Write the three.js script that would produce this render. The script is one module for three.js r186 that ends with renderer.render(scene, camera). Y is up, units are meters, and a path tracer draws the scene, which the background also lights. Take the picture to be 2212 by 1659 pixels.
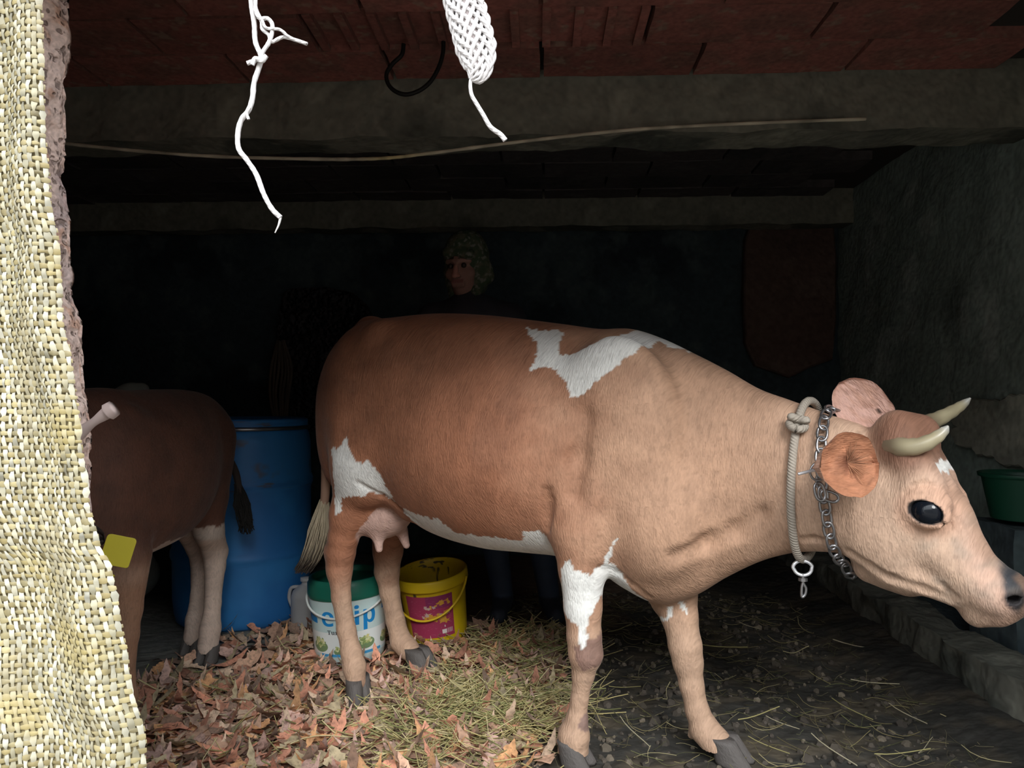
import * as THREE from 'three';
import { ImprovedNoise } from 'three/addons/math/ImprovedNoise.js';
import { mergeGeometries } from 'three/addons/utils/BufferGeometryUtils.js';

// ---------------------------------------------------------------- camera, sky, exposure
const scene = new THREE.Scene();
const camera = new THREE.PerspectiveCamera(53.66, 2212 / 1659, 0.05, 60);
camera.position.set(0, 0.95, 0);
camera.rotation.set(0.018595, 0.045379, 0, 'YXZ');
const renderer = new THREE.WebGLRenderer();
renderer.toneMapping = THREE.LinearToneMapping;
renderer.toneMappingExposure = 0.96;
renderer.shadowMap.enabled = true;
// overcast sky: brighter overhead than at the horizon, the same all round
{
  const w = 16, h = 128, d = new Float32Array(w * h * 4);
  for (let j = 0; j < h; j++) { const e = Math.max(0, Math.sin(((j + 0.5) / h - 0.5) * Math.PI)), L = 4.6 * (1 + 2 * e) / 3 * 1.5; for (let i = 0; i < w; i++) d.set([L * 0.95, L, L * 1.04, 1], (j * w + i) * 4); }
  const sky = new THREE.DataTexture(d, w, h, THREE.RGBAFormat, THREE.FloatType); sky.mapping = THREE.EquirectangularReflectionMapping; sky.magFilter = THREE.LinearFilter; sky.needsUpdate = true;
  scene.background = sky;
}

// the bright, veiled part of the overcast sky where the sun stands: a wide soft source behind the viewer
{
  const sun = new THREE.DirectionalLight(new THREE.Color().setRGB(1, 0.98, 0.95), 2.7), el = 0.58, az = 0.2;
  sun.position.set(Math.sin(az) * Math.cos(el) * 8, Math.sin(el) * 8, -1.5 + Math.cos(az) * Math.cos(el) * 8); sun.target.position.set(0, 0, -1.5);
  sun.castShadow = true; sun.shadow.radius = 40; sun.shadow.mapSize.set(2048, 2048); const q = sun.shadow.camera; q.left = -4; q.right = 4; q.top = 4; q.bottom = -4; q.near = 0.5; q.far = 16;
  scene.add(sun, sun.target);
}

// ---------------------------------------------------------------- helpers
const perlin = new ImprovedNoise();
const noise = (x, y = 0, z = 0) => perlin.noise(x + 31.7, y + 17.3, z + 53.9);
const fbm = (x, y = 0, z = 0, o = 4) => { let a = 0, w = 0.5; for (let i = 0; i < o; i++) { a += w * noise(x, y, z); x *= 2.03; y *= 2.03; z *= 2.03; w *= 0.5; } return a; };
function rng(seed) { let a = seed >>> 0; return () => { a = (a + 0x6D2B79F5) >>> 0; let t = a; t = Math.imul(t ^ (t >>> 15), t | 1); t ^= t + Math.imul(t ^ (t >>> 7), t | 61); return ((t ^ (t >>> 14)) >>> 0) / 4294967296; }; }
const clamp = (x, a = 0, b = 1) => Math.min(b, Math.max(a, x));
const smooth = (a, b, x) => { const t = clamp((x - a) / (b - a)); return t * t * (3 - 2 * t); };
const mix = (a, b, t) => a + (b - a) * t;
const mix3 = (a, b, t) => [mix(a[0], b[0], t), mix(a[1], b[1], t), mix(a[2], b[2], t)];
const V = (a) => new THREE.Vector3(a[0], a[1], a[2]);
const used = new Map();
function numbered(name) { const n = used.get(name) || 0; used.set(name, n + 1); return n ? `${name}_${String(n).padStart(3, '0')}` : name; }
const shade = (m) => { m.castShadow = true; m.receiveShadow = true; return m; };
// a top-level thing: a Group at its base; its parts are given in world coordinates and moved to the base
function thing(name, label, category, base = [0, 0, 0], group) {
  const o = new THREE.Group(); o.name = numbered(name); o.position.set(...base); o.userData = { label, category };
  if (group) o.userData.group = group;
  scene.add(o); return o;
}
function baseOf(o) { const v = new THREE.Vector3(); while (o && o !== scene) { v.add(o.position); o = o.parent; } return v; }
function part(name, geometry, material, parent, label) {
  const b = baseOf(parent); geometry.translate(-b.x, -b.y, -b.z);
  const m = shade(new THREE.Mesh(geometry, material)); m.name = name; if (label) m.userData.label = label;
  parent.add(m); return m;
}
function single(name, geometry, material, label, category, group, kind) {
  geometry.computeBoundingBox(); const bb = geometry.boundingBox, c = new THREE.Vector3((bb.min.x + bb.max.x) / 2, bb.min.y, (bb.min.z + bb.max.z) / 2);
  geometry.translate(-c.x, -c.y, -c.z);
  const m = shade(new THREE.Mesh(geometry, material)); m.name = numbered(name); m.position.copy(c); m.userData = { label, category };
  if (group) m.userData.group = group; if (kind) m.userData.kind = kind;
  scene.add(m); return m;
}
function structure(name, geometry, material, label, category) { return single(name, geometry, material, label, category, null, 'structure'); }

function dataTexture(w, h, fn, srgb = false) {
  const d = new Uint8Array(w * h * 4);
  for (let j = 0; j < h; j++) for (let i = 0; i < w; i++) { const c = fn(i / w, j / h, i, j), k = (j * w + i) * 4; d[k] = clamp(c[0]) * 255; d[k + 1] = clamp(c[1]) * 255; d[k + 2] = clamp(c[2]) * 255; d[k + 3] = 255; }
  const t = new THREE.DataTexture(d, w, h); t.wrapS = t.wrapT = THREE.RepeatWrapping; t.magFilter = THREE.LinearFilter; t.minFilter = THREE.LinearMipmapLinearFilter; t.generateMipmaps = true;
  if (srgb) t.colorSpace = THREE.SRGBColorSpace; t.needsUpdate = true; return t;
}
// tiling value noise for textures
function tileNoise(seed) {
  const r = rng(seed), tab = new Float32Array(65536); for (let i = 0; i < 65536; i++) tab[i] = r();
  const at = (x, y, n) => tab[((((x % n) + n) % n) + (((y % n) + n) % n) * 251 + n * 7919) & 65535];
  const one = (u, v, n) => { const x = u * n, y = v * n, i = Math.floor(x), j = Math.floor(y); let a = x - i, b = y - j; a = a * a * (3 - 2 * a); b = b * b * (3 - 2 * b); return mix(mix(at(i, j, n), at(i + 1, j, n), a), mix(at(i, j + 1, n), at(i + 1, j + 1, n), a), b); };
  return (u, v, n, o = 4) => { let s = 0, w = 0.5, t = 0; for (let k = 0; k < o; k++) { s += w * one(u, v, n); t += w; n *= 2; w *= 0.5; } return s / t; };
}
const tn = tileNoise(7);
const toS = (c) => c.map((x) => (x <= 0.0031308 ? 12.92 * x : 1.055 * Math.pow(x, 1 / 2.4) - 0.055));

// swept tube with a radius at each point; squash flattens it along the second frame axis
function sweep(pts, radius, sides = 8, { closed = false, sub = 4, squash = 1, color = null, cap = true } = {}) {
  const curve = new THREE.CatmullRomCurve3(pts.map(V), closed, 'centripetal');
  const n = Math.max(2, (pts.length - (closed ? 0 : 1)) * sub), P = [], T = [];
  for (let i = 0; i <= n; i++) { P.push(curve.getPoint(i / n)); T.push(curve.getTangent(i / n)); }
  const rad = (t) => (typeof radius === 'function' ? radius(t) : radius);
  const pos = [], nor = [], uv = [], idx = [], col = [];
  let N = new THREE.Vector3(0, 0, 1); if (Math.abs(T[0].dot(N)) > 0.9) N.set(1, 0, 0);
  N.sub(T[0].clone().multiplyScalar(N.dot(T[0]))).normalize();
  let len = 0;
  for (let i = 0; i <= n; i++) {
    N.sub(T[i].clone().multiplyScalar(N.dot(T[i]))).normalize();
    const Bv = new THREE.Vector3().crossVectors(T[i], N); if (i) len += P[i].distanceTo(P[i - 1]);
    const r = rad(i / n);
    for (let k = 0; k <= sides; k++) {
      const a = (k / sides) * Math.PI * 2, c = Math.cos(a), s = Math.sin(a);
      pos.push(P[i].x + r * (c * N.x * squash + s * Bv.x), P[i].y + r * (c * N.y * squash + s * Bv.y), P[i].z + r * (c * N.z * squash + s * Bv.z));
      const q = new THREE.Vector3(c * N.x / squash + s * Bv.x, c * N.y / squash + s * Bv.y, c * N.z / squash + s * Bv.z).normalize(); nor.push(q.x, q.y, q.z);
      uv.push(k / sides, len); if (color) col.push(...color(i / n, k / sides));
    }
  }
  for (let i = 0; i < n; i++) for (let k = 0; k < sides; k++) { const a = i * (sides + 1) + k, b = a + sides + 1; idx.push(a, a + 1, b, a + 1, b + 1, b); }
  if (!closed && cap) for (const e of [0, n]) {
    const c = pos.length / 3, s = e ? 1 : -1; pos.push(P[e].x, P[e].y, P[e].z); nor.push(T[e].x * s, T[e].y * s, T[e].z * s); uv.push(0.5, e ? len : 0); if (color) col.push(...color(e / n, 0));
    for (let k = 0; k < sides; k++) { const a = e * (sides + 1) + k; e ? idx.push(c, a, a + 1) : idx.push(c, a + 1, a); }
  }
  const g = new THREE.BufferGeometry(); g.setAttribute('position', new THREE.Float32BufferAttribute(pos, 3)); g.setAttribute('normal', new THREE.Float32BufferAttribute(nor, 3)); g.setAttribute('uv', new THREE.Float32BufferAttribute(uv, 2));
  if (color) g.setAttribute('color', new THREE.Float32BufferAttribute(col, 3));
  g.setIndex(idx); return g;
}
// box between corners, subdivided to about `cell`, surface roughened by `rough` metres; uv in metres
function slab(x0, x1, y0, y1, z0, z1, cell = 10, rough = 0, freq = 6) {
  const w = x1 - x0, h = y1 - y0, d = z1 - z0, sg = (l) => Math.max(1, Math.min(160, Math.round(l / cell)));
  const g = new THREE.BoxGeometry(w, h, d, sg(w), sg(h), sg(d)); g.translate((x0 + x1) / 2, (y0 + y1) / 2, (z0 + z1) / 2);
  const p = g.attributes.position, nn = g.attributes.normal, uv = g.attributes.uv;
  for (let i = 0; i < p.count; i++) {
    let x = p.getX(i), y = p.getY(i), z = p.getZ(i); const ax = Math.abs(nn.getX(i)), ay = Math.abs(nn.getY(i));
    if (ax > 0.5) uv.setXY(i, z, y); else if (ay > 0.5) uv.setXY(i, x, z); else uv.setXY(i, x, y);
    if (rough) { const f = freq; p.setXYZ(i, x + rough * fbm(x * f, y * f, z * f + 9), y + rough * fbm(x * f + 40, y * f, z * f), z + rough * fbm(x * f, y * f + 70, z * f)); }
  }
  if (rough) g.computeVertexNormals(); return g;
}
function paint(g, fn) { const p = g.attributes.position, n = g.attributes.normal, c = new Float32Array(p.count * 3); for (let i = 0; i < p.count; i++) { const q = fn(p.getX(i), p.getY(i), p.getZ(i), n.getX(i), n.getY(i), n.getZ(i)); c.set(q, i * 3); } g.setAttribute('color', new THREE.BufferAttribute(c, 3)); return g; }
const std = (o) => new THREE.MeshStandardMaterial({ roughness: 0.9, ...o });
const rgb = (r, g, b) => new THREE.Color().setRGB(r, g, b);

// ---- bodies: distances to bones, joined with a smooth minimum, meshed with surface nets on a sparse grid
class Body {
  constructor() { this.prims = []; }
  add(fn, k = 0.03, cut = false) { this.prims.push([fn, k, cut]); return this; }
  bone(a, b, ra, rb, k = 0.03) {
    const [ax, ay, az] = a, dx = b[0] - ax, dy = b[1] - ay, dz = b[2] - az, l = dx * dx + dy * dy + dz * dz || 1e-9;
    return this.add((x, y, z) => { const px = x - ax, py = y - ay, pz = z - az, h = clamp((px * dx + py * dy + pz * dz) / l); const qx = px - dx * h, qy = py - dy * h, qz = pz - dz * h; return Math.sqrt(qx * qx + qy * qy + qz * qz) - ra - (rb - ra) * h; }, k);
  }
  chain(list, k = 0.03) { for (let i = 0; i + 1 < list.length; i++) this.bone(list[i][0], list[i + 1][0], list[i][1], list[i + 1][1], i ? 0.012 : k); return this; }
  egg(c, r, axes, k = 0.03, cut = false) {
    const [A, B2, C] = axes || [[1, 0, 0], [0, 1, 0], [0, 0, 1]];
    return this.add((x, y, z) => { x -= c[0]; y -= c[1]; z -= c[2]; const a = (x * A[0] + y * A[1] + z * A[2]) / r[0], b = (x * B2[0] + y * B2[1] + z * B2[2]) / r[1], q = (x * C[0] + y * C[1] + z * C[2]) / r[2]; const k0 = Math.sqrt(a * a + b * b + q * q), ka = a / r[0], kb = b / r[1], kq = q / r[2], k1 = Math.sqrt(ka * ka + kb * kb + kq * kq) || 1e-9; return k0 * (k0 - 1) / k1 || -Math.min(...r); }, k, cut);
  }
  at(x, y, z) {
    let d = 9;
    for (const [fn, k, cut] of this.prims) {
      const e = fn(x, y, z);
      if (cut) { const h = clamp(0.5 - 0.5 * (d + e) / k); d = mix(d, -e, h) + k * h * (1 - h); }
      else if (e < d + k) { if (d > e + k) d = e; else { const h = clamp(0.5 + 0.5 * (d - e) / k); d = mix(d, e, h) - k * h * (1 - h); } }
    }
    return d;
  }
  mesh(lo, hi, cell) {
    const nx = Math.ceil((hi[0] - lo[0]) / cell / 8) * 8 + 1, ny = Math.ceil((hi[1] - lo[1]) / cell / 8) * 8 + 1, nz = Math.ceil((hi[2] - lo[2]) / cell / 8) * 8 + 1;
    const F = new Float32Array(nx * ny * nz).fill(1), id = new Int32Array(nx * ny * nz).fill(-1), near = [], R = cell * 8 * 0.87 * 2.2 + 0.01;
    for (let k = 0; k < nz - 1; k += 8) for (let j = 0; j < ny - 1; j += 8) for (let i = 0; i < nx - 1; i += 8) {
      const d = this.at(lo[0] + (i + 4) * cell, lo[1] + (j + 4) * cell, lo[2] + (k + 4) * cell);
      const out = Math.abs(d) > R;
      if (!out) near.push([i, j, k]);
      for (let c = 0; c <= 8; c++) for (let b = 0; b <= 8; b++) for (let a = 0; a <= 8; a++) {
        const q = i + a + nx * (j + b + ny * (k + c));
        if (out) { if (F[q] === 1) F[q] = d > 0 ? 1 : -0.99; } else F[q] = this.at(lo[0] + (i + a) * cell, lo[1] + (j + b) * cell, lo[2] + (k + c) * cell);
      }
    }
    const pos = [], idx = [], sx = 1, sy = nx, sz = nx * ny, off = [0, sx, sy, sx + sy, sz, sx + sz, sy + sz, sx + sy + sz];
    const edges = [[0, 1], [2, 3], [4, 5], [6, 7], [0, 2], [1, 3], [4, 6], [5, 7], [0, 4], [1, 5], [2, 6], [3, 7]];
    for (const [I, J, K] of near) for (let k = K; k < K + 8; k++) for (let j = J; j < J + 8; j++) for (let i = I; i < I + 8; i++) {
      const q = i + sy * j + sz * k; let m = 0; for (let e = 0; e < 8; e++) if (F[q + off[e]] < 0) m++;
      if (m === 0 || m === 8) continue;
      let x = 0, y = 0, z = 0, c = 0;
      for (const [a, b] of edges) { const fa = F[q + off[a]], fb = F[q + off[b]]; if (fa < 0 === fb < 0) continue; const t = fa / (fa - fb); x += mix(a & 1, b & 1, t); y += mix((a >> 1) & 1, (b >> 1) & 1, t); z += mix(a >> 2, b >> 2, t); c++; }
      id[q] = pos.length / 3; pos.push(lo[0] + (i + x / c) * cell, lo[1] + (j + y / c) * cell, lo[2] + (k + z / c) * cell);
    }
    for (const [I, J, K] of near) for (let k = Math.max(K, 1); k < K + 8; k++) for (let j = Math.max(J, 1); j < J + 8; j++) for (let i = Math.max(I, 1); i < I + 8; i++) {
      const q = i + sy * j + sz * k, s0 = F[q] < 0;
      const quad = (n, u, v) => { const s1 = F[q + n] < 0; if (s0 === s1) return; const a = id[q], b = id[q - u], c = id[q - u - v], d = id[q - v]; if (a < 0 || b < 0 || c < 0 || d < 0) return; s0 ? idx.push(a, b, c, a, c, d) : idx.push(a, c, b, a, d, c); };
      quad(sx, sy, sz); quad(sy, sz, sx); quad(sz, sx, sy);
    }
    const nor = new Float32Array(pos.length), e = cell * 0.4;
    for (let i = 0; i < pos.length; i += 3) for (let r = 0; r < 2; r++) {
      const x = pos[i], y = pos[i + 1], z = pos[i + 2], d = this.at(x, y, z); let gx = this.at(x + e, y, z) - d, gy = this.at(x, y + e, z) - d, gz = this.at(x, y, z + e) - d; const l = Math.hypot(gx, gy, gz) || 1e-9;
      gx /= l; gy /= l; gz /= l; nor[i] = gx; nor[i + 1] = gy; nor[i + 2] = gz;
      if (!r) { const mv = clamp(d / (l / e), -cell, cell); pos[i] -= gx * mv; pos[i + 1] -= gy * mv; pos[i + 2] -= gz * mv; }
    }
    const g = new THREE.BufferGeometry(); g.setAttribute('position', new THREE.Float32BufferAttribute(pos, 3)); g.setAttribute('normal', new THREE.BufferAttribute(nor, 3)); g.setIndex(idx); return g;
  }
}
// a body's own frame: s forward, t up, u to its side
function frameOf([ox, oz], th) {
  const c = Math.cos(th), s = Math.sin(th);
  return { w: ([a, t, u]) => [ox + a * c - u * s, t, oz + a * s + u * c], l: (x, y, z) => [(x - ox) * c + (z - oz) * s, y, -(x - ox) * s + (z - oz) * c], axes: [[c, 0, s], [0, 1, 0], [-s, 0, c]] };
}
// trunk and neck: sections [s, top, bottom, half width, side offset, height of the widest point] along the body
function trunk(frame, st, n = 2.2) {
  const s0 = st[0][0], s1 = st[st.length - 1][0], N = 400, tab = [];
  for (let i = 0; i <= N; i++) {
    const s = mix(s0, s1, i / N); let k = 0; while (k < st.length - 2 && st[k + 1][0] < s) k++;
    const A = st[Math.max(0, k - 1)], B2 = st[k], C = st[k + 1], D = st[Math.min(st.length - 1, k + 2)], h = C[0] - B2[0], t = (s - B2[0]) / h;
    tab.push([1, 2, 3, 4, 5].map((q) => { const m0 = (C[q] - A[q]) / (C[0] - A[0]) * h, m1 = (D[q] - B2[q]) / (D[0] - B2[0]) * h, t2 = t * t, t3 = t2 * t; return (2 * t3 - 3 * t2 + 1) * B2[q] + (t3 - 2 * t2 + t) * m0 + (3 * t2 - 2 * t3) * C[q] + (t3 - t2) * m1; }));
  }
  return (x, y, z) => {
    const [s, t, u] = frame.l(x, y, z), r = clamp((s - s0) / (s1 - s0)) * N, i = Math.min(N - 1, Math.floor(r)), f = r - i, A = tab[i], B2 = tab[i + 1];
    const tp = mix(A[0], B2[0], f), bt = mix(A[1], B2[1], f), b = mix(A[2], B2[2], f), uo = mix(A[3], B2[3], f), mid = mix(bt, tp, mix(A[4], B2[4], f));
    const a = t > mid ? tp - mid : mid - bt, q = Math.pow(Math.pow(Math.abs(t - mid) / a, n) + Math.pow(Math.abs(u - uo) / b, n), 1 / n), d = (q - 1) * Math.min(a, b), ds = s < s0 ? s0 - s : s > s1 ? s - s1 : 0;
    return ds ? Math.hypot(Math.max(d, 0), ds) : d;
  };
}
function inside(poly, x, y) { let c = false; for (let i = 0, j = poly.length - 1; i < poly.length; j = i++) { const [xi, yi] = poly[i], [xj, yj] = poly[j]; if (yi > y !== yj > y && x < ((xj - xi) * (y - yi)) / (yj - yi) + xi) c = !c; } return c; }
// a cupped ear: root to tip, opening along `face`
function earShape(root, tip, face, width, cup, inner, outer, mid = 0.9) {
  const R = V(root), A = V(tip).sub(R), L = A.length(), F0 = V(face).normalize(); const S = new THREE.Vector3().crossVectors(A, F0).normalize(), F = new THREE.Vector3().crossVectors(S, A).normalize(); const pos = [], col = [], uv = [], idx = [], NU = 22, NV = 16;
  for (const side of [0, 1]) for (let i = 0; i <= NU; i++) for (let j = 0; j <= NV; j++) {
    const a = i / NU, b = (j / NV) * 2 - 1, w = width * Math.pow(Math.max(0, 1 - Math.pow(Math.abs(2 * a - mid) / (2 - mid), 2.3)), 0.55);
    const edge = 1 - Math.pow(Math.abs(b), 3) * 0.8, wob = 1 + 0.16 * fbm(a * 3 + 7, b * 1.2, mid * 5, 3), th = 0.005 * edge * (1 - 0.7 * a) + 0.0012, lift = cup * (b * b * 0.9 + 0.25 * a * a) * (0.6 + 0.4 * Math.sin(a * 3)) + 0.006 * noise(a * 5, b * 4, 3) + 0.002 * noise(a * 16, b * 9, 5);
    const p = R.clone().addScaledVector(A, a).addScaledVector(S, b * w * wob).addScaledVector(F, lift + (side ? -th : th));
    pos.push(p.x, p.y, p.z); uv.push(b * w, a * L); const c = side ? outer : inner(a, b); col.push(...c);
  }
  const W = NV + 1, H = (NU + 1) * W;
  for (let i = 0; i < NU; i++) for (let j = 0; j < NV; j++) { const a = i * W + j; idx.push(a, a + 1, a + W, a + 1, a + W + 1, a + W, H + a, H + a + W, H + a + 1, H + a + 1, H + a + W, H + a + W + 1); }
  for (let i = 0; i < NU; i++) for (const j of [0, NV]) { const a = i * W + j, b = a + W; idx.push(a, b, H + a, b, H + b, H + a); }
  for (let j = 0; j < NV; j++) for (const i of [0, NU]) { const a = i * W + j, b = a + 1; idx.push(a, H + a, b, b, H + a, H + b); }
  const g = new THREE.BufferGeometry(); g.setAttribute('position', new THREE.Float32BufferAttribute(pos, 3)); g.setAttribute('uv', new THREE.Float32BufferAttribute(uv, 2)); g.setAttribute('color', new THREE.Float32BufferAttribute(col, 3)); g.setIndex(idx); g.computeVertexNormals(); return g;
}
// one claw of a cloven hoof, standing at c and pointing along angle th
function claw(c, th, L, W, Hh) {
  const pos = [], idx = [], uv = [], M = 14, R = 7, cs = Math.cos(th), sn = Math.sin(th);
  for (let i = 0; i <= R; i++) for (let k = 0; k <= M; k++) {
    const h = i / R, a = (k / M) * Math.PI * 2, e = h < 0.12 ? 0.93 + 0.07 * (h / 0.12) : 1 - 0.34 * Math.pow((h - 0.12) / 0.88, 0.9);
    let x = Math.cos(a); x = x > 0 ? Math.pow(x, 0.85) : x * 0.9; const lx = x * L * 0.5 * e - h * L * 0.3 + 0.0012 * noise(a * 3, h * 9), ly = Math.sin(a) * W * 0.5 * (0.8 + 0.2 * e);
    pos.push(c[0] + lx * cs - ly * sn, c[1] + h * Hh, c[2] + lx * sn + ly * cs); uv.push(k / M * 0.2, h * 0.1);
  }
  for (let i = 0; i < R; i++) for (let k = 0; k < M; k++) { const a = i * (M + 1) + k, b = a + M + 1; idx.push(a, b, a + 1, a + 1, b, b + 1); }
  for (const [r, s] of [[0, 1], [R, -1]]) { const q = pos.length / 3; let x = 0, z = 0; for (let k = 0; k < M; k++) { x += pos[(r * (M + 1) + k) * 3]; z += pos[(r * (M + 1) + k) * 3 + 2]; } pos.push(x / M, c[1] + (r ? Hh : 0), z / M); uv.push(0, 0); for (let k = 0; k < M; k++) { const a = r * (M + 1) + k; s > 0 ? idx.push(q, a, a + 1) : idx.push(q, a + 1, a); } }
  const g = new THREE.BufferGeometry(); g.setAttribute('position', new THREE.Float32BufferAttribute(pos, 3)); g.setAttribute('uv', new THREE.Float32BufferAttribute(uv, 2)); g.setIndex(idx); g.computeVertexNormals(); return g;
}
// ---------------------------------------------------------------- the byre: floor, walls, ceiling
const stain = (u, v) => tn(u, v, 3, 5);
function plaster(base, dark, light, seed, bumpy = 1) {
  const t = tileNoise(seed);
  const map = dataTexture(512, 512, (u, v) => { const a = t(u, v, 3, 6), b = t(u + 0.37, v, 9, 5), c = t(u, v + 0.61, 60, 2); let q = mix3(base, dark, smooth(0.5, 0.72, a)); q = mix3(q, light, smooth(0.55, 0.75, b) * 0.7); return toS(q.map((x) => x * (0.75 + 0.5 * c))); }, true);
  const bump = dataTexture(512, 512, (u, v) => { const h = t(u, v, 6, 6) * 0.6 + t(u, v, 64, 2) * 0.4 * bumpy; return [h, h, h]; });
  map.repeat.set(0.7, 0.7); bump.repeat.set(0.7, 0.7);
  return { map, bumpMap: bump };
}
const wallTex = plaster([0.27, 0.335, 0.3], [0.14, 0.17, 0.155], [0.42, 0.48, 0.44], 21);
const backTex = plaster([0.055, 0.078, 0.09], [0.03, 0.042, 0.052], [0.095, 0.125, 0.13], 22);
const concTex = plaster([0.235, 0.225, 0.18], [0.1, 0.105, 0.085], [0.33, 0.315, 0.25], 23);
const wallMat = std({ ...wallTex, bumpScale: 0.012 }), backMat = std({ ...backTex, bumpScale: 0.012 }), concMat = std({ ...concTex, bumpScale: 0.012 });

// floor: dung-dark to the right, brown soil under the leaves, grey concrete in the far left corner
const FX0 = -3.3, FX1 = 1.8, FZ0 = -4.7, FZ1 = -0.9;
const leafy = (x, z) => smooth(0.1, -0.15, x + 0.55 * (z + 2.2) * 0.5 + 0.12 * fbm(x * 4, z * 4, 2));
const floorHeight = (x, z) => 0.012 * fbm(x * 9, z * 9, 1, 3) + 0.012 * fbm(x * 26, z * 26, 5, 2) * smooth(-0.3, 0.2, x) + 0.05 * smooth(1.0, 1.34, x + 0.15 * fbm(x * 3, z * 4, 8, 2));
{
  const nx = 300, nz = 250, g = new THREE.PlaneGeometry(FX1 - FX0, FZ1 - FZ0, nx, nz); g.rotateX(-Math.PI / 2); g.translate((FX0 + FX1) / 2, 0, (FZ0 + FZ1) / 2);
  const p = g.attributes.position; for (let i = 0; i < p.count; i++) p.setY(i, floorHeight(p.getX(i), p.getZ(i)));
  g.computeVertexNormals();
  const map = dataTexture(1024, 1024, (u, v) => {
    const x = mix(FX0, FX1, u), z = mix(FZ1, FZ0, v), a = fbm(x * 7, z * 7, 3, 4), b = tn(u, v, 180, 3);
    let c = mix3([0.042, 0.04, 0.035], [0.085, 0.07, 0.05], smooth(-0.1, 0.3, a));
    c = mix3(c, [0.13, 0.085, 0.06], leafy(x, z));
    c = mix3(c, [0.2, 0.2, 0.18], smooth(-2.35, -2.6, z + 0.1 * a) * smooth(-0.75, -0.95, x + 0.1 * a));
    return toS(c.map((q) => q * (0.6 + 0.8 * b)));
  }, true);
  map.wrapS = map.wrapT = THREE.ClampToEdgeWrapping;
  const bump = dataTexture(512, 512, (u, v) => { const h = tn(u, v, 40, 4); return [h, h, h]; }); bump.repeat.set(3, 3);
  structure('floor', g, std({ map, bumpMap: bump, bumpScale: 0.01, roughness: 0.75 }), 'dark dung-covered byre floor with brown soil and a grey concrete corner', 'floor');
}
{
  const g = slab(-6, 6, -0.1, -0.02, -0.9, 9, 20);
  structure('ground', g, std({ color: rgb(0.16, 0.145, 0.125) }), 'bare brown yard ground outside the doorway', 'ground');
}
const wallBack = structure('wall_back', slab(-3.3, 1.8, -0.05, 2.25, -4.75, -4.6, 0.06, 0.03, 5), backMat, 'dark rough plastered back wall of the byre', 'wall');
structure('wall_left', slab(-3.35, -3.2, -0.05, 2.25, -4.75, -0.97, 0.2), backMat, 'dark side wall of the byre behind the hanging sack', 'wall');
const wallRight = structure('wall_right', slab(1.74, 1.9, -0.05, 2.25, -4.75, -0.97, 0.05, 0.035, 4), wallMat, 'green-grey rough plastered wall beside the manger', 'wall');
// pale render left on the wall above the manger, with a chipped outline
{
  const poly = [], r = rng(5); const cy = 0.83, cz = -2.85;
  for (let i = 0; i < 90; i++) { const a = (i / 90) * Math.PI * 2, k = 1 + 0.6 * fbm(Math.cos(a) * 3, Math.sin(a) * 3, 4, 4); poly.push(new THREE.Vector2(-cz + Math.cos(a) * 0.42 * k - 0.0, cy + Math.sin(a) * 0.13 * k)); }
  const g = new THREE.ExtrudeGeometry(new THREE.Shape(poly), { depth: 0.012, bevelEnabled: true, bevelSize: 0.006, bevelThickness: 0.006, bevelSegments: 1 }); g.rotateY(Math.PI / 2); g.translate(1.715, 0, 0);
  const m = part('render_patch', g, std({ ...concTex, bumpScale: 0.01, color: rgb(1.5, 1.6, 1.65) }), wallRight);
}
// manger: low concrete kerb and its raised bed
{
  const t = thing('manger', 'low grey concrete manger kerb along the green-grey wall', 'manger', [1.5, 0, -2.8]); t.userData.kind = 'structure';
  part('kerb', slab(1.31, 1.45, -0.02, 0.155, -4.55, -1.1, 0.022, 0.042, 7), std({ ...concTex, bumpScale: 0.014, color: rgb(0.72, 0.74, 0.76) }), t);
  part('bed', slab(1.43, 1.73, -0.02, 0.1, -4.55, -1.1, 0.08, 0.04, 5), backMat, t);
}
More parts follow.
